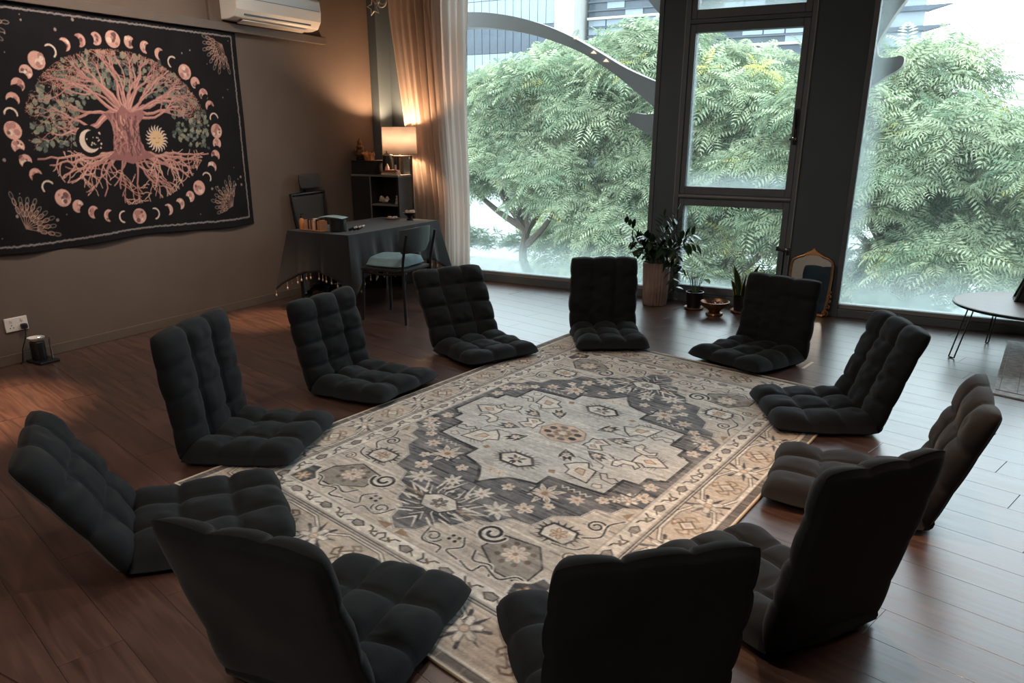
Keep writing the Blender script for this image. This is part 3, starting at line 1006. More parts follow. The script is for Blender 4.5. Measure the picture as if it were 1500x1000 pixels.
# ------------------------------------------------------------------ floor chairs
def cushion(W, L, T, rows, seed, chan=0.5, cols_=3, plain=False, taper=0.0):
    r = np.random.default_rng(seed)
    nx, ny = cols_ * 13 + 1, rows * 12 + 1
    a = np.linspace(0, 1, nx); b = np.linspace(0, 1, ny)
    A, B = np.meshgrid(a, b)
    padx = np.abs(np.sin(np.pi * cols_ * A)) ** 0.42
    pady = np.abs(np.sin(np.pi * rows * B)) ** 0.42
    pad = padx * ((1 - chan) + chan * pady)
    per = r.uniform(.85, 1.12, (rows, cols_))
    ci = np.minimum((A * cols_).astype(int), cols_ - 1); ri = np.minimum((B * rows).astype(int), rows - 1)
    pad = pad * per[ri, ci]
    ex = np.clip(1 - np.abs(2 * A - 1) ** 10, 0, 1); ey = np.clip(1 - np.abs(2 * B - 1) ** 12, 0, 1)
    e = (ex * ey) ** 0.5
    n = smooth_noise(ny, nx, rows * 4, cols_ * 4, r) * 0.004 + smooth_noise(ny, nx, 3, 3, r) * 0.004
    top = e * (T * 0.55 + T * (0.45 if not plain else .2) * pad + n) 
    top *= (1 - taper * B)
    bot = -e * (0.022 + 0.003 * smooth_noise(ny, nx, 4, 4, r))
    # scalloped outline
    sx = 0.010 * (np.abs(np.sin(np.pi * rows * B)) ** .6 - 0.5) * (2 * A - 1) * np.abs(2 * A - 1) ** 3
    sy = 0.012 * (np.abs(np.sin(np.pi * cols_ * A)) ** .6 - 0.5) * (2 * B - 1) * np.abs(2 * B - 1) ** 3
    X = (A - .5) * W + sx + 0.006 * smooth_noise(ny, nx, 3, 2, r)
    Y = B * L + sy + 0.005 * smooth_noise(ny, nx, 2, 3, r)
    V = np.concatenate([np.stack([X, Y, top], -1).reshape(-1, 3), np.stack([X, Y, bot], -1).reshape(-1, 3)])
    N = nx * ny
    Q = [grid_quads(nx, ny), grid_quads(nx, ny, N, True)]
    ring = np.concatenate([np.arange(nx), np.arange(1, ny) * nx + nx - 1, (ny - 1) * nx + np.arange(nx - 2, -1, -1), np.arange(ny - 2, 0, -1) * nx])
    k = np.arange(len(ring)); rn = ring[(k + 1) % len(ring)]
    Q.append(np.stack([ring, ring + N, rn + N, rn], -1))
    return V, np.concatenate(Q)

CH = [
 (-2.349, 5.917, 300.1, 8.6, 0.562, 0.601, 0.570, 4, .25, 'black tufted floor chair with plain upright back, left of the ribbed plant pot'),
 (-1.005, 5.918, 246.0, 7.6, 0.622, 0.564, 0.541, 4, .25, 'black tufted floor chair standing before the gilt mirror and the snake plant'),
 (-0.280, 4.762, 206.4, 18.6, 0.653, 0.538, 0.560, 4, .4, 'black tufted floor chair seen from its side, left of the round hairpin-leg table'),
 (0.107, 3.677, 184.0, 18.2, 0.646, 0.652, 0.525, 3, .6, 'black floor chair with puffy seat tinted brownish by warm light, partly hidden by the large chair back before it'),
 (-0.148, 2.416, 144.0, 11.5, 0.504, 0.609, 0.651, 4, .4, 'tall black floor chair seen from behind, right of the rug beside bare floor'),
 (-0.557, 1.741, 131.2, 10.5, 0.566, 0.576, 0.558, 4, .4, 'black floor chair nearest the camera, its broad plain back hiding most of its seat'),
 (-1.468, 1.377, 96.6, 16.8, 0.546, 0.642, 0.60, 3, .5, 'black floor chair seen from behind at the near left end of the rug'),
 (-2.735, 1.747, 52.8, 31.5, 0.676, 0.613, 0.535, 3, .75, 'black floor chair leaning farthest back, with a flat nine-pad seat, leftmost of the circle'),
 (-3.287, 2.683, 19.7, 5.9, 0.682, 0.544, 0.613, 4, .3, 'black floor chair with upright back of soft vertical channels, in front of the tapestry wall'),
 (-3.385, 3.825, 0.7, 12.5, 0.634, 0.555, 0.543, 4, .75, 'black square-tufted floor chair in front of the left end of the draped desk'),
 (-3.116, 5.003, 333.7, 27.3, 0.616, 0.525, 0.594, 4, .75, 'black square-tufted reclined floor chair in front of the teal-cushioned seat at the desk'),
]
for i, (x, y, ph, th, w_, d_, b_, rows, chan, lab) in enumerate(CH):
    root = empty('floor_chair', (x, y, 0), math.radians(ph - 90), lab, 'floor chair', 'black floor chairs around the rug')
    m = M['chair_warmlit'] if i == 3 else M['chair']
    V, Q = cushion(w_, d_ + 0.03, 0.105, 3, 100 + i, 0.75, taper=0.22)
    # the front edge curls up a little off the floor
    t = np.clip(V[:, 1] / d_, 0, 1)
    V[:, 2] += 0.028 + 0.02 * t ** 3
    link('seat', np_mesh('seat', V, Q, m), root, (0, -0.02, 0))
    V, Q = cushion(w_, b_ + 0.03, 0.085, rows, 200 + i, chan, plain=(i in (0, 1)), taper=0.1)
    V[:, 2] *= -1
    Q = Q[:, ::-1]
    link('backrest', np_mesh('backrest', V, Q, m), root, (0, -0.02, 0.035), (math.pi / 2 + math.radians(th), 0, 0))
    MB().tube([(-w_ / 2 + .03, -0.01, 0.052), (0, -0.018, 0.05), (w_ / 2 - .03, -0.01, 0.052)], [0.036, 0.042, 0.036], 12).build('hinge_roll', m, root, True)

# ------------------------------------------------------------------ tapestry
TY0, TY1, TZ0, TZ1 = 3.03, 5.455, 0.80, 2.43
def paint_tapestry():
    W, H = TY1 - TY0, TZ1 - TZ0
    blk = srgb(30, 28, 31)
    C = Canvas(W, H, 0.0025, blk)
    q = random.Random(11)
    T = lambda y, z: (y - TY0, z - TZ0)
    salmon, rose, dkrose, pale = srgb(206, 160, 148), srgb(172, 124, 118), srgb(112, 80, 82), srgb(218, 196, 182)
    leafc = [srgb(110, 118, 108), srgb(84, 92, 88), srgb(134, 132, 116), srgb(70, 78, 80)]
    cx, cz = T(4.232, 1.61)
    # stitched border line
    def wobble(pts, step=.012, amp=.005):
        out = []
        for k in range(len(pts) - 1):
            a, b = pts[k], pts[k + 1]
            n = max(2, int(math.dist(a, b) / step))
            for t in range(n):
                out.append((a[0] + (b[0] - a[0]) * t / n + q.uniform(-amp, amp), a[1] + (b[1] - a[1]) * t / n + q.uniform(-amp, amp)))
        return out + [pts[-1]]
    fr = [(.055, .05), (W - .055, .065), (W - .055, H - .04), (.055, H - .04), (.055, .05)]
    C.line(wobble(fr), .011, srgb(122, 116, 116))
    C.line(wobble(fr), .004, srgb(160, 150, 148))
    # ring of moons
    N = 40
    for k in range(N):
        a = math.pi / 2 - 2 * math.pi * k / N
        c = (cx + .885 * math.cos(a), cz + .655 * math.sin(a))
        kk, sg = (k, 1) if k <= N // 2 else (N - k, -1)     # the left half mirrors the right
        ph = kk % 5
        R = .060 if ph == 0 else .045
        tx, tz = math.sin(a) * sg, -math.cos(a) * sg
        if ph == 4:      # thin crescent
            at_ = math.atan2(-tz, -tx)
            P_ = [(c[0] + R * .95 * math.cos(at_ + t), c[1] + R * .95 * math.sin(at_ + t)) for t in np.linspace(-1.7, 1.7, 16)]
            C.line(P_, [.003] + [.011] * 14 + [.003], pale)
        else:
            C.disk(c, R, salmon)
            for j in range(8):
                C.disk((c[0] + q.uniform(-.6, .6) * R, c[1] + q.uniform(-.6, .6) * R), R * q.uniform(.15, .38), q.choice([rose, rose, pale, dkrose]))
            if ph:
                f_ = {1: 1.35, 2: 1.0, 3: .72}[ph]
                C.bite((c[0] + tx * R * f_, c[1] + tz * R * f_), R * .95, blk, c, R)
    # leaves
    for k in range(640):
        a = q.uniform(-0.28, math.pi + .28)
        rr = q.uniform(.58, 1.04)
        c = T(4.245 + .75 * rr * math.cos(a), 1.62 + .53 * rr * math.sin(a))
        if c[1] < T(0, 1.42)[1]: continue
        an, L = q.uniform(0, 6.3), q.uniform(.025, .058)
        P_ = [(c[0] + L * t * math.cos(an) - s_ * L * .35 * math.sin(math.pi * t) * math.sin(an), c[1] + L * t * math.sin(an) + s_ * L * .35 * math.sin(math.pi * t) * math.cos(an)) for s_, ts in ((1, (0, .3, .6, 1)), (-1, (.7, .3))) for t in ts]
        C.poly(P_, q.choice(leafc))
        if k % 4 == 0: C.line(P_, .003, srgb(150, 142, 118), True)
    # branches
    def limb(p, an, L, wd, depth, up, col):
        pts, ws = [p], [wd]
        n = 7
        for t in range(n):
            an += q.uniform(-.42, .42) + (0.16 * (up - an) if depth < 2 else 0)
            p = (p[0] + L / n * math.cos(an), p[1] + L / n * math.sin(an))
            e = ((p[0] - cx) / .80) ** 2 + ((p[1] - cz) / .585) ** 2
            if e > 1: break
            pts.append(p); ws.append(wd * (1 - .55 * (t + 1) / n))
        C.line(pts, [w_ * 1.0 for w_ in ws], col)
        if wd > .012: C.line([(x + wd * .15, y + wd * .12) for x, y in pts], [w_ * .3 for w_ in ws], salmon)
        if depth < 4 and len(pts) > 2:
            for m_ in range(3 if depth < 2 else 2):
                i = q.randrange(len(pts) // 2, len(pts))
                limb(pts[i], an + q.choice((-1, 1)) * q.uniform(.25, .75), L * q.uniform(.5, .72), ws[i] * .62, depth + 1, up, [rose, rose, srgb(196, 142, 122), srgb(200, 160, 136)][min(depth, 3)])
    fk = T(4.255, 1.74)
    for an, L, wd in ((2.98, .44, .055), (2.25, .30, .045), (1.15, .28, .045), (.30, .40, .042), (2.95, .42, .03), (2.62, .40, .028), (2.3, .40, .026), (2.0, .38, .026), (1.75, .38, .022), (1.35, .36, .024), (1.05, .38, .026), (.78, .40, .024), (.5, .42, .026), (.18, .46, .028), (3.12, .46, .03), (-.05, .48, .024), (2.8, .52, .018), (.35, .52, .018), (1.55, .40, .018), (2.45, .45, .015), (.65, .45, .015), (1.2, .42, .014), (1.9, .42, .014)):
        limb((fk[0] + .05 * math.cos(an), fk[1] + .03 * math.sin(an)), an, L, wd, 0, an, rose)
    # roots
    sf = T(4.24, 1.44)
    def root_(p, an, L, wd, depth):
        pts, ws = [p], [wd]
        an0_ = an
        for t in range(8):
            an += q.uniform(-.45, .45) - (.22 * (an - an0_) if depth == 0 else 0)
            p = (p[0] + L / 8 * math.cos(an), p[1] + L / 8 * math.sin(an))
            e = ((p[0] - cx) / .76) ** 2 + ((p[1] - cz) / .56) ** 2
            if e > 1 or p[1] > sf[1] + .03: break
            pts.append(p); ws.append(max(.005, wd * (1 - .6 * (t + 1) / 8)))
        C.line(pts, ws, [rose, rose, srgb(190, 140, 128), srgb(206, 166, 150)][min(depth, 3)])
        if depth < 3 and len(pts) > 3:
            for m_ in range(2):
                i = q.randrange(2, len(pts))
                root_(pts[i], an + q.choice((-1, 1)) * q.uniform(.3, .8), L * q.uniform(.5, .75), ws[i] * .7, depth + 1)
    for an in np.linspace(math.pi + .5, 2 * math.pi - .5, 11):
        root_((sf[0] + .14 * math.cos(an), sf[1] + .01), an, q.uniform(.38, .5) * (1.55 if abs(math.cos(an)) > .8 else (1.1 if abs(math.cos(an)) > .5 else .75)), q.uniform(.016, .028), 0)
    # trunk
    tr = [T(4.02, 1.40), T(4.10, 1.46), T(4.13, 1.56), T(4.11, 1.66), T(4.05, 1.74), T(4.16, 1.74), T(4.22, 1.80), T(4.28, 1.74), T(4.38, 1.77), T(4.42, 1.74), T(4.345, 1.66), T(4.335, 1.56), T(4.36, 1.47), T(4.46, 1.41), T(4.34, 1.39), T(4.24, 1.36), T(4.14, 1.39)]
    for s_ in (-1, 1):      # long surface roots with fans of rootlets below
        for lev, (L0, dz) in enumerate(((.70, -.02), (.62, -.07), (.50, -.13))):
            pts, ws = [], []
            for k in range(15):
                t = k / 14
                pts.append((sf[0] + s_ * (.06 + L0 * t), sf[1] + .0 + dz * t ** 1.3 + q.uniform(-.010, .010)))
                ws.append(.034 * (1 - .8 * t))
            C.line(pts, ws, rose)
            C.line([(x, y + .004) for x, y in pts], [w_ * .35 for w_ in ws], salmon)
            for k in range(2 + lev, 15, 3):
                root_(pts[k], -math.pi / 2 + s_ * q.uniform(.1, 1.0), q.uniform(.14, .26), max(.010, ws[k] * .6), 2)
    C.poly(tr, srgb(146, 102, 100))
    for k in range(90):
        y = q.uniform(4.12, 4.33)
        P_ = [T(y + q.uniform(-.02, .02) + (y - 4.24) * .5 * (abs(z - 1.58) / .2) ** 2, z) for z in np.linspace(q.uniform(1.42, 1.55), q.uniform(1.58, 1.74), 6)]
        C.line(P_, q.uniform(.004, .012), q.choice([dkrose, rose, srgb(140, 92, 92), srgb(92, 64, 70), salmon if k % 4 == 0 else rose]))
    # crescent with stars, sun with face
    mo = T(3.905, 1.535)
    C.disk(mo, .115, blk)
    C.disk(mo, .082, pale)
    C.disk((mo[0] + .03, mo[1] + .01), .068, blk)
    for k in range(16):
        C.disk((mo[0] + .035 + q.uniform(-.055, .06), mo[1] + q.uniform(-.06, .06)), q.uniform(.003, .007), pale)
    su = T(4.497, 1.548)
    C.disk(su, .12, blk)
    for k in range(20):
        a = 2 * math.pi * k / 20
        C.line([(su[0] + .055 * math.cos(a), su[1] + .055 * math.sin(a)), (su[0] + .085 * math.cos(a + .12), su[1] + .085 * math.sin(a + .12)), (su[0] + .105 * math.cos(a), su[1] + .105 * math.sin(a))], [.014, .011, .003], pale)
    C.disk(su, .062, srgb(214, 178, 140))
    for sx in (-.024, .024):
        C.line([(su[0] + sx - .012, su[1] + .008), (su[0] + sx, su[1] + .002), (su[0] + sx + .012, su[1] + .008)], .004, brown_)
    C.line([(su[0] - .015, su[1] - .026), (su[0], su[1] - .032), (su[0] + .015, su[1] - .026)], .004, brown_)
    # corner sprays
    for (c, an0) in ((T(5.19, 2.22), math.pi * 1.25), (T(5.10, 1.075), math.pi * .75), (T(3.40, 1.06), math.pi * .25), (T(3.30, 2.2), math.pi * 1.75)):
        o_ = (c[0] - .14 * math.cos(an0), c[1] - .14 * math.sin(an0))
        for k in range(9):
            a = an0 + (k - 4) * .26
            L = q.uniform(.16, .24)
            C.line([o_, (o_[0] + L * .8 * math.cos(a), o_[1] + L * .8 * math.sin(a))], .005, srgb(150, 120, 108))
            for t in (.55, .8, 1.0):
                e = (o_[0] + L * t * math.cos(a), o_[1] + L * t * math.sin(a))
                el = [(e[0] + .026 * math.cos(u) * math.cos(a) - .012 * math.sin(u) * math.sin(a), e[1] + .026 * math.cos(u) * math.sin(a) + .012 * math.sin(u) * math.cos(a)) for u in np.linspace(0, 2 * math.pi, 9)[:-1]]
                C.line(el, .005, srgb(176, 142, 128) if t < 1 else srgb(120, 112, 106), True)
    for k in range(110):
        c = (q.uniform(.08, W - .08), q.uniform(.08, H - .06))
        e = ((c[0] - cx) / .99) ** 2 + ((c[1] - cz) / .74) ** 2
        if e > 1: C.disk(c, q.choice((.004, .006, .011)), srgb(150, 134, 126))
    a = C.half()
    r = np.random.default_rng(2)
    hh, ww = a.shape[:2]
    return np.clip(a * (1 + .06 * r.standard_normal((hh, ww)) + .06 * smooth_noise(hh, ww, 14, 20, r))[..., None], .004, 1)
brown_ = srgb(110, 76, 56)
img = paint_tapestry()
h, w = img.shape[:2]
A, B = np.meshgrid(np.linspace(0, 1, w), np.linspace(0, 1, h))
Yt = TY0 + A * (TY1 - TY0)
Zt = TZ0 + B * (TZ1 - TZ0)
r = np.random.default_rng(9)
Zt -= (1 - B) ** 6 * 0.03 * (np.sin(A * 9) * .5 + .5) + 0.0 * A
Xt = XL + 0.016 + 0.008 * np.sin(A * 23 + 2 * np.sin(B * 3)) * (1 - B * .75) + 0.006 * smooth_noise(h, w, 5, 9, r) * (1 - B * .7) + .006
Xt = np.maximum(Xt, XL + 0.004)
V = np.stack([Xt, Yt, Zt], -1).reshape(-1, 3)
o = link('tapestry', np_mesh('tapestry', V, grid_quads(w, h), M['tapestry'], True, 'print', img.reshape(-1, 3)))
so = o.modifiers.new('thick', 'SOLIDIFY'); so.thickness = 0.0015; so.offset = -1
tag(o, 'black wall tapestry with a rose tree of life ringed by moon phases', 'tapestry')

# ------------------------------------------------------------------ air conditioner
ac = empty('air_conditioner', (XL, 5.86, 2.66), 0, 'white split air conditioner mounted on the brown wall above the tapestry corner', 'air conditioner')
prof = [(0.0, 0.145), (0.17, 0.145), (0.205, 0.12), (0.215, 0.02), (0.205, -0.06), (0.165, -0.122), (0.09, -0.138), (0.0, -0.138)]
bd = MB()
n = len(prof)
vs = [(x, -0.53, z) for x, z in prof] + [(x, 0.53, z) for x, z in prof]
bd.add(vs, [tuple(range(n)), tuple(range(n, 2 * n))[::-1]] + [(i, (i + 1) % n, (i + 1) % n + n, i + n) for i in range(n)])
o = bd.build('body', M['white'], ac)
bv = o.modifiers.new('b', 'BEVEL'); bv.width = 0.012; bv.segments = 3
MB().box(0.06, 0.155, -0.43, 0.40, -0.142, -0.120, mx=Matrix.Rotation(math.radians(-10), 4, 'Y')).build('air_outlet', M['black'], ac, loc=(0.012, 0, 0.014))
MB().box(-0.04, 0.04, -0.42, 0.39, -0.004, 0.004, 0.002).build('louver_flap', M['white'], ac, loc=(0.115, 0, -0.146), rot=(0, math.radians(-14), 0))
MB().box(0.2115, 0.2175, -0.5, 0.5, 0.028, 0.033, 0.001).build('panel_seam', M['edgewood'], ac)

# ------------------------------------------------------------------ wall socket, plug, small burner
so = empty('wall_socket', (XL, 3.10, 0.285), 0, 'white double wall socket low on the brown wall under the tapestry', 'socket')
MB().box(0, 0.012, -0.082, 0.082, -0.05, 0.05, 0.004).build('faceplate', M['white'], so)
for yy in (-0.038, 0.038):
    MB().box(0.011, 0.016, yy - 0.010, yy + 0.010, 0.016, 0.036, 0.002).build('switch', M['paper'], so)
hl = MB()
for yy in (-0.038,):
    for a, b in ((0, -.004), (-.012, -.022), (.012, -.022)):
        hl.box(0.0115, 0.0128, yy + a - .003, yy + a + .003, b - .005, b + .003)
hl.build('socket_hole', M['black'], so)
o = MB().box(XL + 0.0165, XL + 0.05, 3.115, 3.16, 0.245, 0.285, 0.010).tube([(XL + .04, 3.138, .262), (XL + .048, 3.13, .2), (XL + .022, 3.10, .10), (XL + .024, 3.08, .008), (XL + .05, 3.05, .005)], .004, 6).build('power_plug', M['black'], None, True)
tag(o, 'black power plug pushed into the white wall socket, with its short cable', 'plug')
bn = empty('oil_burner', (-5.66, 3.17, 0), 0, 'small black electric oil warmer with glass dish on the floor by the socket', 'oil warmer')
MB().box(-0.09, 0.09, -0.075, 0.075, 0.001, 0.02, 0.006).build('base', M['black'], bn)
MB().tube([(0.02, 0.06, 0.018), (0.02, 0.06, 0.17), (0.0, 0.04, 0.178), (-.02, 0, 0.178)], 0.006, 8).build('rod', M['chrome'], bn, True)
MB().lathe([(0.045, 0.02), (0.05, 0.03), (0.05, 0.15), (0.045, 0.155)], 20, (-.02, -.01, 0)).build('housing', M['blackmetal'], bn, True)
MB().lathe([(0.03, 0.156), (0.055, 0.178), (0.058, 0.186), (0.05, 0.182), (0.03, 0.168), (0.0005, 0.165)], 20, (-.02, -.01, 0)).build('dish', M['white'], bn, True)

# ------------------------------------------------------------------ desk with black cloth
DX0, DX1, DY0, DY1, DZ = -5.29, -4.59, 5.40, 6.80, 0.735
dk = empty('desk', ((DX0 + DX1) / 2, (DY0 + DY1) / 2, 0), 0, 'long desk hidden under a black cloth, by the brown wall and curtain', 'desk')
hx, hy = (DX1 - DX0) / 2, (DY1 - DY0) / 2
MB().box(-hx, hx, -hy, hy, DZ - 0.03, DZ, 0.004).build('desktop', M['darkwood'], dk)
for sx in (-1, 1):
    for sy in (-1, 1):
        MB().box(sx * (hx - .06) - .02, sx * (hx - .06) + .02, sy * (hy - .07) - .02, sy * (hy - .07) + .02, 0.0, DZ - 0.03, 0.003).build('leg', M['black'], dk)
MB().tube([(-hx + .06, -hy + .07, .14), (0, -hy + .07, .10), (hx - .06, -hy + .07, .14)], .016, 8).build('stretcher', M['black'], dk)

def tablecloth():
    # top plus a skirt that hangs lowest at the corners, with folds
    per = []
    rc = 0.02
    n = 72
    seq = [((-hx, -hy), (hx, -hy)), ((hx, -hy), (hx, hy)), ((hx, hy), (-hx, hy)), ((-hx, hy), (-hx, -hy))]
    for (a, b) in seq:
        L = math.dist(a, b)
        m = 40 if L > 1 else 24
        for k in range(m):
            t = k / m
            per.append((a[0] + (b[0] - a[0]) * t, a[1] + (b[1] - a[1]) * t, min(t, 1 - t) * L, L, t, (a, b)))
    NP, NR = len(per), 14
    V = []
    zt = DZ + 0.006
    for j in range(NR + 1):
        f = j / NR
        for (x, y, dc, L, t, (a, b)) in per:
            nx_, ny_ = (b[1] - a[1]) / L, -(b[0] - a[0]) / L
            cor = math.exp(-dc / 0.10)
            drop = 0.34 + 0.20 * cor + (0.05 * math.exp(-((t - .5) / .22) ** 2) if L > 1 else 0)
            dx, dy = x, y
            l = math.hypot(dx / hx, dy / hy)
            ox, oy = nx_, ny_
            if cor > .05:   # bulge diagonally at corners
                sx, sy = math.copysign(1, x), math.copysign(1, y)
                ox, oy = nx_ * (1 - cor) + sx * .70 * cor, ny_ * (1 - cor) + sy * .70 * cor
            fold = .014 * math.sin(t * L * 26 + 1.3) + .008 * math.sin(t * L * 47)
            flare = (0.012 + f * (0.035 + 0.10 * cor) + f * fold * 1.3)
            V.append((x + ox * flare, y + oy * flare, zt - 0.004 * (f > 0) - drop * f))
    F = []
    for j in range(NR):
        for k in range(NP):
            l = (k + 1) % NP
            F.append((j * NP + k, j * NP + l, (j + 1) * NP + l, (j + 1) * NP + k))
    F.append(tuple(range(NP)))
    return V, F, [V[NR * NP + k] for k in range(NP)]
V, F, hem = tablecloth()
tc_ = MB().add(V, F).build('tablecloth', M['cloth'], None, True, loc=(dk.location.x, dk.location.y, 0), angle=60)
sm = tc_.modifiers.new('thick', 'SOLIDIFY'); sm.thickness = 0.003; sm.offset = 1
tag(tc_, 'black cloth with beaded fringe draped over the long desk', 'tablecloth')
bb = MB()
for k in range(0, len(hem), 2):
    x, y, z = hem[k]
    q = 0.035 + 0.02 * ((k * 7) % 5) / 5
    bb.tube([(x, y, z + .002), (x, y, z - q)], 0.0015, 4, False)
    bb.ball((x, y, z - q - .010), 0.0085, 6, 5, (1, 1, 1.5))
tag(bb.build('bead_fringe', M['bead'], tc_, True), kind='stuff')

# things on the desk
def at(name, loc, lab, cat, group=None, rz=0):
    return empty(name, loc, rz, lab, cat, group)
ZD = DZ + 0.0105
# pen organiser with bottle and pencils
o = at('pen_organiser', (-5.05, 5.50, ZD), 'copper-coloured slotted organiser at the near corner of the black-clothed desk', 'organiser', rz=-0.15)
MB().box(-.125, .125, -.045, .045, 0, .012, .003).build('tray', M['copperbox'], o)
for k in range(7):
    x = -.115 + k * .038
    MB().box(x, x + .005, -.042, .042, .012, .095, .001).build('divider', M['copperbox'], o)
for k in range(5):
    x = -.098 + k * .038
    MB().box(x, x + .020, -.03, .03, .013, .085 + .012 * (k % 3), .002).build('card_deck', M['black'] if k % 2 else M['crystal_o'], o) if False else None
for k, (m, hgt) in enumerate((('black', .09), ('crystal_r', .082), ('paper', .1), ('black', .094), ('crystal_o', .088))):
    b_ = MB().box(-.012, .012, -.032, .032, 0, hgt, .002).build('card_box', M[m], None, loc=(-5.05 + (-.058 + k * .038) * math.cos(-.15), 5.50 + (-.058 + k * .038) * math.sin(-.15), ZD + .013), rot=(0, 0, -.15))
    tag(b_, ['narrow black box standing first in the copper organiser', 'dark red box standing in the copper organiser', 'pale box standing tallest in the copper organiser', 'narrow black box right of the pale one in the copper organiser', 'amber box standing last in the copper organiser'][k], 'box', 'boxes in the organiser')
bt = at('pump_bottle', (-5.215, 5.50, ZD), 'small amber bottle with black pump at the desk corner beside the organiser', 'bottle')
MB().lathe([(.022, 0), (.024, .004), (.024, .085), (.018, .098), (.010, .102), (.010, .108)], 16).build('body', M['crystal_o'], bt, True)
MB().lathe([(.011, .108), (.011, .122), (.004, .124), (.004, .138), (.012, .139), (.012, .146)], 12).box(-.004, .03, -.004, .004, .139, .146, .001).build('pump', M['black'], bt, True)
cs = at('storage_tin', (-4.845, 5.575, ZD), 'black round storage tin with pale papers laid on top, on the desk', 'tin')
MB().lathe([(.07, 0), (.075, .004), (.075, .1), (.07, .104)], 28).build('body', M['black'], cs, True)
MB().lathe([(.076, .101), (.076, .108), (.07, .11)], 28).build('lid', M['blackmetal'], cs, True)
pp = MB()
V = []
for j in range(5):
    for i in range(7):
        V.append((-.13 + i * .042, -.06 + j * .03, .001 + .014 * math.sin(i * .5 + .2) + .004 * j * .3))
pp.add(V, [tuple(int(q_) for q_ in f) for f in grid_quads(7, 5)])
pb = pp.build('paper_sheet', M['tealpaper'], None, True, loc=(-4.90, 5.575, ZD + .112), rot=(0, 0, .2))
sm = pb.modifiers.new('t', 'SOLIDIFY'); sm.thickness = .004; sm.offset = 1
tag(pb, 'pale teal paper folder lying over the black tin on the desk', 'paper')
for k, (x, y, rz) in enumerate(((-4.745, 5.60, .4), (-4.725, 5.635, .7), (-4.715, 5.68, 1.1))):
    b_ = at('roller_bottle', (x, y, ZD + .014), ['small white-capped roller bottle lying against the black tin', 'small white-capped roller bottle lying between two others beside the tin', 'small white-capped roller bottle lying outermost beside the tin'][k], 'bottle', 'roller bottles by the tin', rz)
    R_ = Matrix.Rotation(math.pi / 2 - .35, 4, 'Y')
    MB().lathe([(.011, 0), (.012, .003), (.012, .05), (.008, .056)], 10, mx=R_).build('body', M['black'], b_, True)
    MB().lathe([(.010, .056), (.010, .08), (.008, .083)], 10, mx=R_).build('cap', M['white'], b_, True)
tr = at('tealight_tray', (-5.05, 6.66, ZD), 'small tray with white tealights near the far end of the desk', 'tray')
MB().lathe([(.06, 0), (.075, .006), (.078, .014), (.07, .011), (.0005, .008)], 24).build('tray', M['copperbox'], tr, True)
for k, (dx, dy) in enumerate(((-.035, 0), (.018, .03), (.022, -.028))):
    c_ = at('tealight', (-5.05 + dx, 6.66 + dy, ZD + .0115), ['white tealight on the small desk tray, nearest the wall', 'white tealight on the small desk tray, at its far side', 'white tealight on the small desk tray, nearest the room'][k], 'candle', 'tealights on the tray')
    MB().lathe([(.019, 0), (.02, .002), (.02, .016), (.018, .016), (.018, .013), (.0005, .013)], 14).build('cup', M['white'], c_, True)
    MB().tube([(0, 0, .012), (0, 0, .02)], .001, 5).build('wick', M['black'], c_)
bw = at('offering_bowl', (-4.84, 6.68, ZD), 'small dark footed bowl holding pale stones on the desk corner by the curtain', 'bowl')
MB().lathe([(.035, 0), (.035, .008), (.018, .016), (.02, .03), (.06, .062), (.072, .075), (.066, .076), (.052, .062), (.0005, .05)], 24).build('bowl', M['black'], bw, True)
for k, (dx, dy) in enumerate(((-.025, -.01), (.02, -.02), (.0, .025), (.035, .015))):
    s_ = MB().stone((0, 0, 0), .022, k + 3).build('stone', M['crystal_w'], None, loc=(-4.84 + dx, 6.68 + dy, ZD + .083))
    tag(s_, 'pale stone heaped in the dark footed bowl on the desk', 'stone', 'stones in the footed bowl')

# ------------------------------------------------------------------ visitor chair
vc = at('visitor_chair', (-4.24, 5.62, 0), 'dark four-legged chair with curved back and teal cushion, drawn up to the desk', 'chair', rz=0.06)
for nm, pts in (('leg', [(.235, -.245, 0), (.215, -.23, .45), (.235, -.235, .62), (.27, -.235, .78)]), ('leg', [(.235, .245, 0), (.215, .23, .45), (.235, .235, .62), (.27, .235, .78)]), ('leg', [(-.235, -.225, 0), (-.21, -.21, .44)]), ('leg', [(-.235, .225, 0), (-.21, .21, .44)])):
    MB().tube(bez(pts, 6), .0125, 8).build(nm, M['blackmetal'], vc, True)
MB().tube(bez([(-.21, -.21, .435), (0, -.22, .425), (.21, -.225, .44)], 6), .011, 8).tube(bez([(-.21, .21, .435), (0, .22, .425), (.21, .225, .44)], 6), .011, 8).tube([(-.2, -.21, .43), (-.2, .21, .43)], .011, 8).build('seat_frame', M['blackmetal'], vc, True)
MB().box(-.235, .215, -.225, .225, .445, .475, .014).build('seat', M['cloth'], vc, True)
nx, nz = 17, 7
V = []
for s_ in (0, 1):
    for j in range(nz):
        for i in range(nx):
            t = -1 + 2 * i / (nx - 1)
            zz_ = .61 + .205 * j / (nz - 1)
            tt = t * (.245 if j > 1 else (.225 if j == 1 else .19))
            V.append((.262 - .06 * t * t + .11 * (zz_ - .7) + s_ * .014 - .012, tt, zz_ + (0.012 * (1 - t * t) if j == nz - 1 else 0)))
N_ = nx * nz
F = [tuple(int(q_) for q_ in f) for f in grid_quads(nx, nz)] + [tuple(int(q_) for q_ in f) for f in grid_quads(nx, nz, N_, True)]
rg = list(range(nx)) + [j * nx + nx - 1 for j in range(1, nz)] + [(nz - 1) * nx + i for i in range(nx - 2, -1, -1)] + [j * nx for j in range(nz - 2, 0, -1)]
F += [(rg[k], rg[k] + N_, rg[(k + 1) % len(rg)] + N_, rg[(k + 1) % len(rg)]) for k in range(len(rg))]
MB().add(V, F).build('backrest', M['greyback'], vc, True)
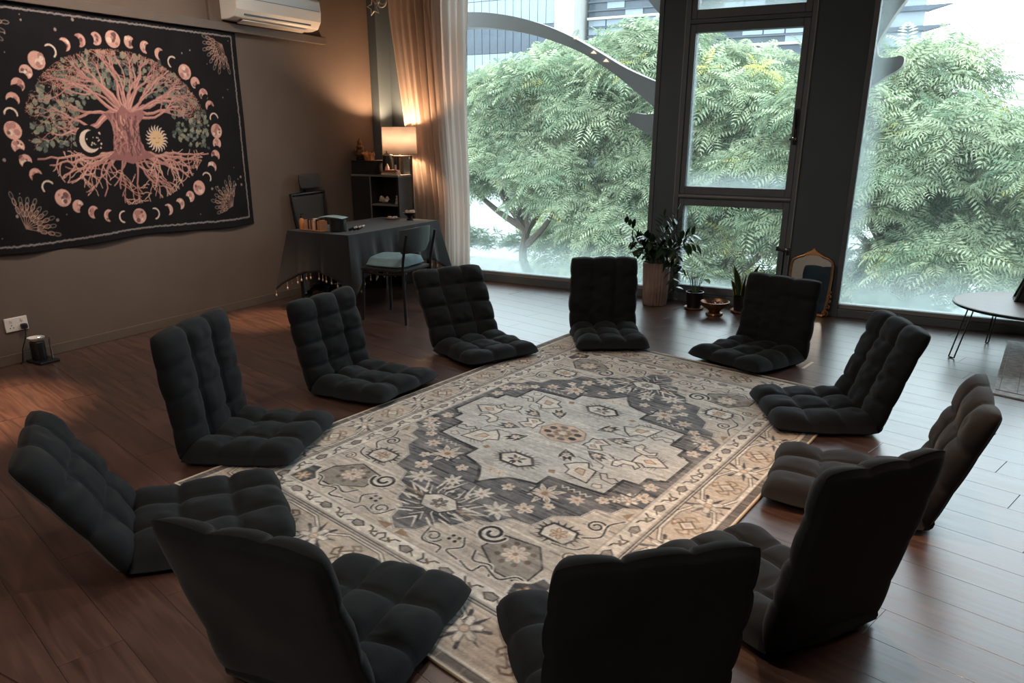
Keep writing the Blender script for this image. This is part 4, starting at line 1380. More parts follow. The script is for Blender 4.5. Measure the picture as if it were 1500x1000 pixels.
V, Q = cushion(.40, .40, .075, 1, 77, .3, 1)
cu = link('seat_cushion', np_mesh('seat_cushion', V, Q, M['teal']), None, (-4.055, 5.63, .499), (0, 0, math.pi / 2 + .06))
tag(cu, 'teal square seat cushion lying on the dark chair at the desk', 'cushion')

# ------------------------------------------------------------------ office chair
oc = at('office_chair', (-5.535, 6.15, 0), 'black mesh office chair with headrest behind the desk, against the wall', 'office chair', rz=-.03)
MB().lathe([(.03, .05), (.03, .40), (.045, .42)], 14).build('gas_lift', M['blackmetal'], oc, True)
for k in range(5):
    a = 2 * math.pi * k / 5 + .3
    MB().tube([(0, 0, .075), (.14 * math.cos(a), .14 * math.sin(a), .085), (.2 * math.cos(a), .2 * math.sin(a), .065)], [.028, .02, .014], 8).build('base_arm', M['black'], oc, True)
    MB().tube([(.2 * math.cos(a) - .012 * math.sin(a), .2 * math.sin(a) + .012 * math.cos(a), .03), (.2 * math.cos(a) + .012 * math.sin(a), .2 * math.sin(a) - .012 * math.cos(a), .03)], .029, 12).build('caster', M['black'], oc, True)
MB().box(-.19, .155, -.235, .235, .43, .49, .028).build('seat', M['mesh'], oc, True)
# backrest: framed mesh panel leaning towards the wall
bk = [(-.15, -.20, .60), (-.17, -.215, .80), (-.19, -.235, 1.01), (-.198, .0, 1.015), (-.19, .235, 1.02), (-.17, .215, .80), (-.15, .20, .60), (-.147, 0, .585)]
MB().tube(bk, .016, 8, closed=True).build('back_frame', M['black'], oc, True)
V, F = [], []
for j in range(8):
    t = j / 7
    for i in range(9):
        s_ = -1 + i / 4
        hw = .2 + .035 * t
        V.append((-.15 - .042 * t - .012 * (1 - s_ * s_), s_ * hw, .595 + .42 * t))
bm_ = MB().add(V, [tuple(int(q_) for q_ in f) for f in grid_quads(9, 8)]).build('mesh_panel', M['mesh'], oc, True)
sm = bm_.modifiers.new('t', 'SOLIDIFY'); sm.thickness = .004
MB().tube(bez([(-.02, 0, .44), (-.17, 0, .46), (-.21, 0, .62), (-.225, 0, .95), (-.215, 0, 1.1)], 6), .02, 8).build('back_spine', M['black'], oc, True)
V, F = [], []
nx, nz = 13, 9
for s_ in (0, 1):
    for j in range(nz):
        v_ = -1 + 2 * j / (nz - 1)
        for i in range(nx):
            u_ = -1 + 2 * i / (nx - 1)
            k_ = (1 - .12 * u_ * u_ * v_ * v_)
            e = math.sqrt(max(0, (1 - abs(u_) ** 4) * (1 - abs(v_) ** 4)))
            V.append((-.19 - .05 * v_ * .2 + .05 * u_ * u_ + (e * .024 if s_ else -e * .03), u_ * .15 * k_, 1.125 + v_ * .078 * k_ + .012 * u_ * u_))
N_ = nx * nz
F = [tuple(int(q_) for q_ in f) for f in grid_quads(nx, nz)] + [tuple(int(q_) for q_ in f) for f in grid_quads(nx, nz, N_, True)]
rg = list(range(nx)) + [j * nx + nx - 1 for j in range(1, nz)] + [(nz - 1) * nx + i for i in range(nx - 2, -1, -1)] + [j * nx for j in range(nz - 2, 0, -1)]
F += [(rg[k], rg[k] + N_, rg[(k + 1) % len(rg)] + N_, rg[(k + 1) % len(rg)]) for k in range(len(rg))]
MB().add(V, F).build('headrest', M['mesh'], oc, True)
for sy in (-1, 1):
    MB().tube(bez([(.0, sy * .24, .45), (.0, sy * .285, .47), (.0, sy * .29, .64)], 5), .014, 8)  .box(-.10, .10, sy * .29 - .035, sy * .29 + .035, .64, .665, .01).build('armrest', M['black'], oc, True)

# ------------------------------------------------------------------ shelf unit in the corner
SX0, SX1, SY0, SY1, SZ = -5.765, -5.13, 6.90, 7.14, 1.17
sh = at('shelf_unit', (SX0, SY0, 0), 'narrow black open shelf unit in the corner behind the desk', 'shelf')
wx, wy = SX1 - SX0, SY1 - SY0
MB().box(0, .26, 0, wy, 0, SZ - .02, .003).build('side_cabinet', M['darkwood'], sh)
MB().box(wx - .022, wx, 0, wy, 0, SZ - .02, .002).build('side_panel', M['darkwood'], sh)
MB().box(.26, wx - .022, wy - .012, wy, 0, SZ - .02).build('back_panel', M['darkwood'], sh)
MB().box(0, wx, -.004, wy, SZ - .02, SZ, .002).build('top_board', M['edgewood'], sh)
for z in (.55, .865):
    MB().box(.261, wx - .023, .001, wy - .013, z - .018, z, .002).build('shelf_board', M['edgewood'], sh)
MB().box(.255, .267, -.006, .002, .02, SZ - .02, .001).build('edge_strip', M['edgewood'], sh)
rs = at('shelf_riser', (SX0 + .005, SY0 + .0, SZ + .001), 'low dark riser box standing on the corner shelf unit by the wall', 'riser')
MB().box(0, .30, .02, .22, 0, .13, .004).build('riser_box', M['darkwood'], rs)
MB().box(-.002, .31, .012, .228, .13, .142, .003).build('riser_top', M['darkwood'], rs)
ZR = SZ + .001 + .1425
fg = at('deity_figurine', (-5.70, 7.0, ZR), 'tall dark seated figurine at the left end of the shelf riser', 'figurine')
MB().lathe([(.045, 0), (.05, .01), (.05, .03), (.04, .04)], 16).build('plinth', M['black'], fg, True)
MB().lathe([(.05, .04), (.06, .06), (.045, .085), (.03, .11), (.042, .135), (.028, .155), (.014, .16)], 14).ball((0, 0, .18), .026, 12, 8, (1, 1, 1.15)).ball((0, 0, .212), .012, 8, 6).ball((.04, -.03, .065), .02, 8, 6, (1.4, 1, .8)).ball((-.04, -.03, .065), .02, 8, 6, (1.4, 1, .8)).tube([(.035, 0, .135), (.055, -.02, .10), (.02, -.045, .085)], .012, 8).tube([(-.035, 0, .135), (-.055, -.02, .10), (-.02, -.045, .085)], .012, 8).build('body', M['bronze'], fg, True)
cl = at('amber_crystal_cluster', (-5.56, 6.98, ZR), 'orange crystal cluster on the shelf riser beside the dark figurine', 'crystal')
cc = MB()
for k in range(9):
    a = k * .7; t = .03 + .012 * (k % 3)
    dx, dy, dz = math.cos(a) * .5, math.sin(a) * .5, 1
    L = .06 + .05 * ((k * 5) % 7) / 7
    b0 = Vector((math.cos(a) * .025, math.sin(a) * .025, .0)); d = Vector((dx * .6, dy * .6, 1)).normalized()
    cc.tube([b0, b0 + d * L * .75, b0 + d * L], [t * .5, t * .42, .001], 6)
cc.build('crystal_points', M['crystal_o'], cl)
MB().stone((0, 0, .012), .045, 4, (1.2, 1, .4)).build('matrix_base', M['crystal_o'], cl)
jr = at('lidded_jar', (-5.385, 7.065, SZ + .0005), 'dark lidded jar with knob on the corner shelf, left of the lamp', 'jar')
MB().lathe([(.045, 0), (.055, .01), (.058, .09), (.05, .17), (.045, .19)], 20).build('body', M['blackmetal'], jr, True)
MB().lathe([(.056, .19), (.058, .2), (.03, .212), (.008, .218), (.010, .235), (.006, .243)], 20).build('lid', M['edgewood'], jr, True)
o = MB().tube([(0, 0, 0), (0, 0, .07), (.002, 0, .115)], [.028, .025, .002], 6).build('white_crystal_point', M['crystal_w'], None, loc=(-5.335, 6.99, SZ + .0005))
tag(o, 'white pointed crystal on the corner shelf beside the dark jar', 'crystal')
for k, (w_, d_, h_, x, y, z, rz, mm) in enumerate(((.24, .13, .018, -5.34, 6.985, 0, .05, 'paper'), (.22, .12, .022, -5.335, 6.985, .0185, -.05, 'darkwood'), (.25, .12, .012, -5.345, 6.985, .041, .12, 'copperbox'))):
    pass
for k, (w_, d_, h_, x, y, z, rz, mm, lab) in enumerate((
        (.20, .075, .020, -5.25, 6.94, 0, .03, 'paper', 'pale wrapped box at the bottom of the stack on the corner shelf front'),
        (.19, .075, .016, -5.25, 6.942, .0205, -.04, 'copperbox', 'copper-toned box in the middle of the stack on the corner shelf front'),
        (.16, .07, .014, -5.245, 6.945, .037, .1, 'crystal_r', 'dark red box topping the stack on the corner shelf front'))):
    o = MB().box(-w_ / 2, w_ / 2, -d_ / 2, d_ / 2, 0, h_, .003).build('incense_box', M[mm], None, loc=(x, y, SZ + .0005 + z), rot=(0, 0, rz))
    tag(o, lab, 'box', 'incense boxes on the shelf')
o = at('candle', (-5.20, 6.955, SZ + .052), 'short pale candle standing on the box stack under the lamp shade', 'candle')
MB().lathe([(.012, 0), (.012, .05), (.006, .054)], 12).build('wax', M['crystal_w'], o, True)
MB().tube([(0, 0, .05), (0, 0, .062)], .001, 5).build('wick', M['black'], o)
# inside the shelf
o = MB().stone((0, 0, .03), .05, 8, (1.5, .9, .6)).stone((-.03, 0, .055), .03, 9).stone((.04, .01, .05), .026, 10).build('shell_cluster', M['crystal_w'], None, loc=(-5.41, 7.0, .867))
tag(o, 'pale knobbly shell-like stone inside the corner shelf compartment', 'stone')
o = at('small_white_figurine', (-5.215, 6.98, .866), 'small white figurine at the right end of the shelf compartment', 'figurine')
MB().lathe([(.022, 0), (.024, .01), (.016, .04), (.02, .055), (.008, .065)], 12).build('body', M['crystal_w'], o, True)
MB().ball((0, 0, .078), .014, 10, 8).build('head', M['crystal_w'], o, True)
o = MB().stone((0, 0, .02), .028, 14).build('dark_stone', M['black'], None, loc=(-5.29, 6.99, .874))
tag(o, 'dark stone between the shell-like stone and the white figurine on the shelf', 'stone')

# ------------------------------------------------------------------ floor lamp by the curtain
lp = at('floor_lamp', (-5.345, 7.24, 0), 'lit floor lamp with cream drum shade on a dark wooden tower by the corner shelf', 'lamp')
for sx in (-.085, .085):
    for sy in (-.085, .085):
        MB().box(sx - .012, sx + .012, sy - .012, sy + .012, 0.001, 1.36, .003).build('post', M['darkwood'], lp)
for z in (.03, .45, .88, 1.345):
    MB().box(-.096, .096, -.096, .096, z, z + .016, .003).build('tray', M['darkwood'], lp)
MB().tube([(0, 0, 1.361), (0, 0, 1.47)], .012, 8).ball((0, 0, 1.50), .03, 10, 8).build('bulb_holder', M['white'], lp, True)
V, F = [], []
for z, r_ in ((1.375, .187), (1.655, .183)):
    V += [(r_ * math.cos(2 * math.pi * k / 48), r_ * math.sin(2 * math.pi * k / 48), z) for k in range(48)]
F = [(k, (k + 1) % 48, 48 + (k + 1) % 48, 48 + k) for k in range(48)]
shd = MB().add(V, F).build('lamp_shade', M['shade'], lp, True)
sm = shd.modifiers.new('t', 'SOLIDIFY'); sm.thickness = .002
pl = bpy.data.lights.new('lamp_bulb', 'POINT')
pl.energy = 38; pl.color = (1.0, 0.63, 0.36); pl.shadow_soft_size = 0.04
po = bpy.data.objects.new('lamp_bulb', pl); po.parent = lp; po.location = (0, 0, 1.545); COL.objects.link(po)

# ------------------------------------------------------------------ curtain, hung from a rail
cu_ = at('curtain', (0, 0, 0), 'long cream curtain gathered beside the lamp at the left end of the windows', 'curtain')
nu, nv = 150, 26
V = []
for j in range(nv):
    z = 0.02 + (3.9 - 0.02) * j / (nv - 1)
    t = z / 3.9
    xl = -5.36 - 0.24 * min(1, max(0, (z - 0.9) / 1.9)) ** .9
    xr = -4.63 + 0.03 * t + (.015 * math.sin(z * 2.2))
    for i in range(nu):
        s_ = i / (nu - 1)
        fold = .030 * math.sin(s_ * 2 * math.pi * 9.5 + .5 * math.sin(z * 1.1)) + .012 * math.sin(s_ * 2 * math.pi * 21 + 1 + z * .7) + .010 * math.sin(s_ * 37 + z)
        V.append((xl + (xr - xl) * (s_ + .004 * math.sin(s_ * 60)), 7.49 + fold * (.75 + .35 * t), z))
co = MB().add(V, [tuple(int(q_) for q_ in f) for f in grid_quads(nu, nv)]).build('drape', M['curtain'], cu_, True, angle=80)
MB().tube([(-5.66, 7.49, 3.92), (-2.7, 7.49, 3.92)], .016, 10).build('curtain_rail', M['blackmetal'], cu_, True)

# star and crescent wire ornaments
st = at('star_ornament', (-5.53, 7.15, 2.825), 'white star outline ornament hanging in the corner by the curtain top', 'ornament')
pts = []
for k in range(10):
    a = math.pi / 2 + k * math.pi / 5 + .2
    rr = .085 if k % 2 == 0 else .038
    pts.append((rr * math.cos(a), 0, rr * math.sin(a)))
MB().tube(pts, .0055, 6, closed=True).build('star_outline', M['white'], st)
MB().tube([(pts[0][0], 0, pts[0][2]), (pts[0][0], 0, ZC - 2.826)], .001, 4).build('string', M['white'], st)
mn = at('moon_ornament', (-5.40, 7.12, 2.87), 'white crescent ornament hanging beside the star by the curtain top', 'ornament')
V = [(.06 * math.cos(a), 0, .06 * math.sin(a)) for a in np.linspace(math.pi * .6, math.pi * 2.3, 20)]
V2 = [(.012 + .046 * math.cos(a), 0, .012 + .046 * math.sin(a)) for a in np.linspace(math.pi * 2.26, math.pi * .64, 20)]
MB().tube(V + V2, .005, 6, closed=True).build('crescent', M['white'], mn, True)
MB().tube([(V[0][0], 0, V[0][2]), (V[0][0], 0, ZC - 2.871)], .001, 4).build('string', M['white'], mn)

# ------------------------------------------------------------------ plants and bowl by the window
def leaf(mb, base, d, L, wd, droop=.25, up=Vector((0, 0, 1)), seg=5, fold=.12):
    d = Vector(d).normalized()
    sd = d.cross(up)
    if sd.length < 1e-3: sd = d.orthogonal()
    sd.normalize()
    nn = sd.cross(d).normalized()
    vs, fs = [], []
    for i in range(seg + 1):
        t = i / seg
        c = Vector(base) + d * L * t - Vector((0, 0, 1)) * droop * L * t * t
        w_ = wd * math.sin(math.pi * min(1, .06 + t * .94)) ** .8 * (1.1 - .3 * t)
        if i == seg: w_ = .0005
        vs += [c - sd * w_ + nn * w_ * fold, c, c + sd * w_ + nn * w_ * fold]
    for i in range(seg):
        for k in (0, 1):
            a = i * 3 + k
            fs.append((a, a + 1, a + 4, a + 3))
    mb.add(vs, fs)

zp = at('zz_plant', (-2.375, 7.31, 0), 'bushy glossy dark plant spilling from a tall ribbed dusty-pink pot by the window', 'potted plant')
MB().lathe([(.115, 0), (.120, .006), (.138, .40), (.142, .412), (.132, .414), (.124, .36), (.001, .355)], 72, ribs=24, ribd=.10).build('pot', M['pot'], zp, True, angle=60)
MB().lathe([(.122, .352), (.08, .368), (.001, .372)], 20).build('soil', M['soil'], zp, True)
q = random.Random(21)
STEMS = [((.02, -.02), (.17, -.06, .50), .0), ((-.03, .0), (-.30, -.06, .37), .1), ((.0, -.03), (-.08, -.16, .26), .1), ((.03, -.02), (.40, -.10, .20), .25), ((.05, -.05), (.22, -.16, .10), .4), ((.0, .02), (.02, .05, .42), .05), ((-.04, -.03), (-.16, -.14, .20), .15), ((.04, .0), (.30, .02, .28), .15), ((-.02, -.05), (.04, -.22, .22), .2), ((.06, -.06), (.21, -.17, -.22), .7), ((.05, -.04), (.25, -.12, -.02), .5), ((-.05, -.02), (-.2, -.05, .24), .1), ((.02, .03), (.12, .10, .36), .05), ((.01, -.04), (.12, -.2, .14), .3), ((-.03, -.04), (-.12, -.2, .12), .25), ((.02, -.05), (.10, -.12, .32), .1), ((.0, -.05), (-.02, -.24, .10), .3)]
for si, ((bx, by), (tx, ty, tz), dr) in enumerate(STEMS):
    b0 = Vector((bx, by, .36)); e = Vector((bx + tx, by + ty, .42 + tz))
    mid = b0 * .5 + e * .5 + Vector((0, 0, .06 + .18 * dr))
    path = bez([b0, mid, e], 9)
    MB().tube(path, [.006 - .004 * k / len(path) for k in range(len(path))], 6).build('stem', M['stem'], zp, True)
    n = len(path)
    for k in range(3, n, 2):
        tdir = (path[min(k + 1, n - 1)] - path[k - 1]).normalized()
        side = tdir.cross(Vector((0, -1, .3))).normalized()
        for sg in (1, -1):
            mb = MB()
            d = tdir * .55 + side * sg * .9 + Vector((q.uniform(-.2, .2), q.uniform(-.35, .1), q.uniform(.05, .35)))
            leaf(mb, path[k], d, q.uniform(.095, .13) * (1 if k < n - 4 else .8), q.uniform(.023, .031), .2, seg=4)
            mb.build('leaf', M['zz'], zp, True, angle=70)
    mb = MB(); leaf(mb, path[-1], tdir, .09, .016, .1, seg=4); mb.build('leaf', M['zz'], zp, True, angle=70)

sp_ = at('small_pot_plant', (-1.975, 7.29, 0), 'small broad-leaved green plant in a black pot on a saucer beside the ribbed pot', 'potted plant')
MB().lathe([(.06, .012), (.066, .014), (.082, .155), (.086, .165), (.078, .166), (.072, .14), (.001, .138)], 28).build('pot', M['black'], sp_, True)
MB().lathe([(.07, .0), (.088, .008), (.092, .020), (.086, .018), (.07, .012), (.001, .011)], 28).build('saucer', M['copperbox'], sp_, True)
MB().lathe([(.074, .134), (.04, .146), (.001, .148)], 16).build('soil', M['soil'], sp_, True)
for k in range(13):
    a = k * 2.4; t = q.uniform(.3, 1)
    b0 = Vector((math.cos(a) * .02, math.sin(a) * .02, .14))
    e = b0 + Vector((math.cos(a) * .10 * t, math.sin(a) * .08 * t - .01, .09 + .20 * (1 - t * .6) * q.uniform(.7, 1.1)))
    MB().tube([b0, b0 * .5 + e * .5 + Vector((0, 0, .03)), e], [.004, .003, .002], 5).build('stem', M['stem'], sp_, True)
    mb = MB(); leaf(mb, e, Vector((math.cos(a), math.sin(a) - .2, .5 * (1 - t))), q.uniform(.085, .12), q.uniform(.028, .038), .35, seg=5); mb.build('leaf', M['leaf2'], sp_, True, angle=70)

sk = at('snake_plant', (-1.535, 7.36, 0), 'upright snake plant with yellow-edged leaves in a black pot behind a floor chair', 'potted plant')
MB().lathe([(.07, .014), (.075, .016), (.085, .16), (.088, .168), (.08, .168), (.075, .14), (.001, .138)], 28).build('pot', M['black'], sk, True)
MB().lathe([(.08, .0), (.10, .008), (.104, .022), (.098, .02), (.08, .013), (.001, .012)], 28).build('saucer', M['copperbox'], sk, True)
MB().lathe([(.077, .134), (.04, .146), (.001, .148)], 16).build('soil', M['soil'], sk, True)
for k, (x, y, L, lx, ly, tw) in enumerate(((-.035, -.03, .30, -.06, -.03, .2), (.0, -.04, .24, .03, -.05, 1.0), (.03, 0, .33, .10, -.02, .5), (.05, .02, .30, .16, 0, .9), (-.03, .02, .27, .0, .03, 1.4), (-.055, -.02, .17, -.05, -.05, .4))):
    vs, fs, ve, fe = [], [], [], []
    for i in range(9):
        t = i / 8
        c = Vector((x + lx * t * t, y + ly * t * t, .135 + L * t))
        w_ = (.012 + .016 * math.sin(math.pi * min(1, t * .9 + .1))) * (1 if t < .8 else max(.02, (1 - t) / .2))
        d = Vector((math.cos(tw + t * .6), math.sin(tw + t * .6), 0))
        nn = Vector((-d.y, d.x, 0))
        vs += [c - d * w_, c - nn * w_ * .25, c + d * w_]
        ve += [c - d * (w_ + .005), c - d * w_, c + d * w_, c + d * (w_ + .005)]
    for i in range(8):
        fs += [(i * 3, i * 3 + 1, i * 3 + 4, i * 3 + 3), (i * 3 + 1, i * 3 + 2, i * 3 + 5, i * 3 + 4)]
        fe += [(i * 4, i * 4 + 1, i * 4 + 5, i * 4 + 4), (i * 4 + 2, i * 4 + 3, i * 4 + 7, i * 4 + 6)]
    lf = MB().add(vs, fs).build('leaf', M['zz'], sk, True)
    sm = lf.modifiers.new('t', 'SOLIDIFY'); sm.thickness = .003
    le = MB().add(ve, fe).build('leaf_margin', M['leafedge'], lf, True)
    sm = le.modifiers.new('t', 'SOLIDIFY'); sm.thickness = .003

bo = at('bronze_bowl', (-1.735, 7.13, 0), 'round bronze footed bowl of dark red stones on the floor between two potted plants', 'bowl')
MB().lathe([(.075, .0), (.08, .006), (.075, .02), (.05, .03), (.06, .042), (.105, .075), (.128, .112), (.134, .124), (.127, .126), (.12, .112), (.098, .08), (.05, .055), (.0005, .05)], 36).build('bowl', M['bronze'], bo, True)
for k in range(11):
    a = k * 2.4; rr = .072 * math.sqrt(k / 11)
    s_ = MB().stone((0, 0, 0), .026, k + 40, (1, 1, .8)).build('stone', M['crystal_r'], None, loc=(-1.735 + rr * math.cos(a), 7.13 + rr * math.sin(a), .098 + .012 * (1 - rr / .08)))
    tag(s_, 'dark red stone heaped in the bronze bowl on the floor', 'stone', 'red stones in the bronze bowl')

# ------------------------------------------------------------------ slim stand by the lower sash
sd = at('slim_stand', (-1.205, 7.31, 0), 'slim black stand with a small clamp head between window sash and gilt mirror', 'stand')
MB().tube([(0, 0, .02), (0, 0, .60)], .010, 8).build('pole', M['blackmetal'], sd, True)
for k in range(3):
    a = k * 2.094 + .5
    MB().tube([(0, 0, .12), (.12 * math.cos(a), .12 * math.sin(a), .006)], .006, 6).build('leg', M['blackmetal'], sd)
MB().tube([(-.06, -.01, .615), (.0, -.005, .60), (.035, 0, .605)], .014, 8).box(-.07, -.045, -.02, .01, .60, .64, .004).box(.02, .05, -.02, .012, .565, .63, .006).build('clamp_head', M['black'], sd, True)
MB().ball((.03, -.025, .615), .016, 10, 8, (1.3, .6, .8)).build('clamp_knob', M['chrome'], sd, True)

# ------------------------------------------------------------------ gilt mirror leaning on the pillar
mi = at('gilt_mirror', (-0.985, 7.50, 0.002), 'ornate gilt-framed standing mirror leaning on the dark pillar', 'mirror')
mi.rotation_euler = (math.radians(-7), 0, 0)
hw_, hh_ = .172, .60
right = [(.15, .012), (.165, .05), (.172, .14), (.178, .26), (.182, .38), (.180, .46), (.168, .50), (.13, .525), (.085, .538), (.055, .56), (.0, .592)]
outl = [(x, z) for x, z in right] + [(-x, z) for x, z in reversed(right[:-1])]
MB().add([(x, 0.004, z) for x, z in outl] + [(x, 0.014, z) for x, z in outl], [tuple(range(len(outl))), tuple(range(2 * len(outl) - 1, len(outl) - 1, -1))] + [(i, i + len(outl), (i + 1) % len(outl) + len(outl), (i + 1) % len(outl)) for i in range(len(outl))]).build('backing', M['black'], mi)
gl_ = [(x * .955, .03 + z * .93) for x, z in outl]
ng = len(gl_)
MB().add([(x, 0.0035, z) for x, z in gl_] + [(x, .0005, z) for x, z in gl_], [tuple(range(ng))[::-1], tuple(range(ng, 2 * ng))] + [(i, i + ng, (i + 1) % ng + ng, (i + 1) % ng) for i in range(ng)]).build('mirror_glass', M['mirror'], mi)
sm_ = [Vector((x, 0, z)) for x, z in outl]
MB().tube(sm_, .0125, 8, closed=True).build('frame', M['gold'], mi, True, angle=60)
MB().prism_xz([(-.07, .545), (.07, .545), (.045, .568), (.018, .588), (.0, .612), (-.018, .588), (-.045, .568)], -.012, .006).build('crest', M['gold'], mi)
sc_ = MB()
for sg in (-1, 1):
    for (x, z, r_) in ((.165, .035, .030), (.180, .095, .020), (.187, .145, .015), (.188, .19, .013), (.188, .23, .010)):
        P_ = [(sg * (x + r_ * (1 - .75 * t) * math.cos(t * 8 - 1)), -.008, z + r_ * (1 - .75 * t) * math.sin(t * 8 - 1)) for t in np.linspace(0, 1, 14)]
        sc_.tube(P_, .0065, 6)
sc_.tube([(-.15, -.002, .008), (.15, -.002, .008)], .012, 8)
sc_.build('scrollwork', M['gold'], mi, True, angle=60)

# ------------------------------------------------------------------ round hairpin table at the right
ct = at('round_table', (0.72, 7.02, 0), 'low round pale-brown table on black hairpin legs by the right window', 'table')
MB().lathe([(.001, .335), (.53, .335), (.545, .34), (.548, .355), (.542, .360), (.001, .360)], 64).build('tabletop', M['tabletop'], ct, True)
MB().lathe([(.549, .338), (.552, .341), (.552, .356), (.549, .358)], 64).build('edge_band', M['blackmetal'], ct, True)
for (tx, ty, bx, by) in ((-.42, -.21, -.50, -.495), (-.255, -.32, -.25, .13), (.36, -.25, .47, -.42), (.3, .30, .42, .40)):
    if (tx, ty) == (-.255, -.32): tx, ty, bx, by = -.22, .25, -.25, .13
    d = Vector((-by, bx, 0)).normalized() * .026
    a = Vector((tx, ty, .334)); b = Vector((bx, by, .019 if (bx > .4 and by < 0) else .0065))
    P_ = [a - d * 1.0, b - d, b + (b - a).normalized() * .004, b + d, a + d * 1.0]
    MB().tube([a - d, b - d * .95, b - d * .3 + Vector((0, 0, -.001)), b + d * .3 + Vector((0, 0, -.001)), b + d * .95, a + d], .0055, 8).build('leg', M['blackmetal'], ct, True)
    MB().box(tx - .045, tx + .045, ty - .02, ty + .02, .327, .336, .002).build('leg_bracket', M['blackmetal'], ct)
lt = at('table_lantern', (0.70, 7.20, 0.3615), 'black tapered lantern with a metal cap standing on the round table', 'lantern')
V = [(-.10, -.10, 0), (.10, -.10, 0), (.10, .10, 0), (-.10, .10, 0), (-.035, -.035, .25), (.035, -.035, .25), (.035, .035, .25), (-.035, .035, .25)]
fr_ = MB()
for k in range(4):
    fr_.tube([V[k], V[k + 4]], .013, 6)
    fr_.tube([V[k], V[(k + 1) % 4]], .012, 6)
    fr_.tube([V[k + 4], V[(k + 1) % 4 + 4]], .010, 6)
fr_.build('lantern_frame', M['black'], lt)
MB().box(-.098, .098, -.098, .098, .001, .012, .002).build('base', M['black'], lt)
MB().add([(x * .94, y * .94, .012 + z * .93) for x, y, z in V], [(0, 1, 5, 4), (1, 2, 6, 5), (2, 3, 7, 6), (3, 0, 4, 7)]).build('smoked_panel', M['black'], lt)
MB().lathe([(.02, .25), (.025, .28), (.06, .295), (.062, .305), (.02, .312), (.001, .313)], 20).build('cap', M['chrome'], lt, True)

# small white strip on the floor
o = MB().box(-.105, .105, -.011, .011, 0.0005, .003).build('paper_strip', M['paper'], None, loc=(-0.695, 5.79, 0), rot=(0, 0, 1.40))
tag(o, 'thin white strip lying on the floor behind a black chair seat by the mirror', 'strip')

# ------------------------------------------------------------------ outdoors
gr = tag(MB().box(-160, 120, 7.78, 220, -5.0, -4.5).build('ground', M['pave']), **S)
tag(MB().box(-60, 60, 7.78, 8.0, -4.5, -0.3).build('trim_6', M['fin']), **S)

FIN_A = [(-2.76, 2.624), (-2.94, 2.813), (-3.075, 2.96), (-2.976, 3.14), (-2.681, 2.994), (-2.514, 2.828), (-2.399, 2.943), (-2.271, 3.023), (-2.098, 2.95), (-2.253, 2.829), (-2.381, 2.728), (-2.496, 2.61), (-2.518, 2.358), (-2.52, 1.218), (-2.5, -0.031), (-2.70, -0.05), (-2.76, 1.212), (-2.805, 1.458), (-2.858, 1.562), (-2.992, 1.618), (-3.097, 1.674), (-3.140, 1.70), (-3.155, 1.735), (-3.145, 1.775), (-3.120, 1.795), (-3.081, 1.80), (-2.97, 1.785), (-2.873, 1.79), (-2.853, 1.838)]
low = [(-2.853, 1.838), (-3.134, 2.047), (-3.377, 2.216), (-3.704, 2.405), (-4.037, 2.536), (-4.377, 2.636), (-4.728, 2.703), (-5.09, 2.743), (-5.659, 2.759), (-6.057, 2.75)]
upp = [(-6.047, 2.937), (-5.652, 2.935), (-5.254, 2.91), (-4.906, 2.882), (-4.552, 2.819), (-4.208, 2.723), (-3.873, 2.59), (-3.545, 2.426), (-3.223, 2.252), (-2.894, 2.115), (-2.742, 2.065)]
sm2 = lambda P: [(v.x, v.y) for v in bez([(x, z, 0) for x, z in P], 4)]
polyA = FIN_A[:-1] + sm2(low) + sm2(upp) + [(-2.715, 2.301)]
fa = MB().prism_xz(polyA, 8.42, 8.60).build('facade_branch', M['fin'])
tag(fa, 'grey arching branch-shaped facade fin outside, curving over the left window', 'facade fin')
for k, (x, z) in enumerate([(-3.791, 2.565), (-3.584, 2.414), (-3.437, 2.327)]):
    MB().prism_xz([(x - .032, z - .008), (x + .032, z - .014), (x + .0, z + .018)], 8.405, 8.425).build('reflection_glint', M['reflection_glow'], fa)  # glowing triangles imitate ceiling lamps reflected in the pane
FIN_B = [(-0.2, 3.9), (-0.531, 2.86), (-0.593, 2.729), (-0.66, 2.623), (-0.726, 2.497), (-0.77, 2.403), (-0.78, 2.334), (-0.764, 2.281), (-0.724, 2.251), (-0.633, 2.253), (-0.578, 2.263), (-0.548, 2.25), (-0.537, 2.222), (-0.548, 2.176), (-0.587, 2.136), (-0.666, 2.092), (-0.745, 2.035), (-0.83, 1.98), (-0.92, 1.877), (-0.945, 1.569), (-0.975, 0.927), (-0.955, 0.04), (-1.141, 0.018), (-1.184, 0.917), (-1.208, 1.881), (-1.261, 2.774), (-1.25, 3.9)]
fb = MB().prism_xz([FIN_B[0]] + sm2(FIN_B[1:18]) + FIN_B[18:], 8.42, 8.60).build('facade_branch', M['fin'])
tag(fb, 'grey facade fin with a blunt horn outside the right window, beside the dark pillar', 'facade fin')

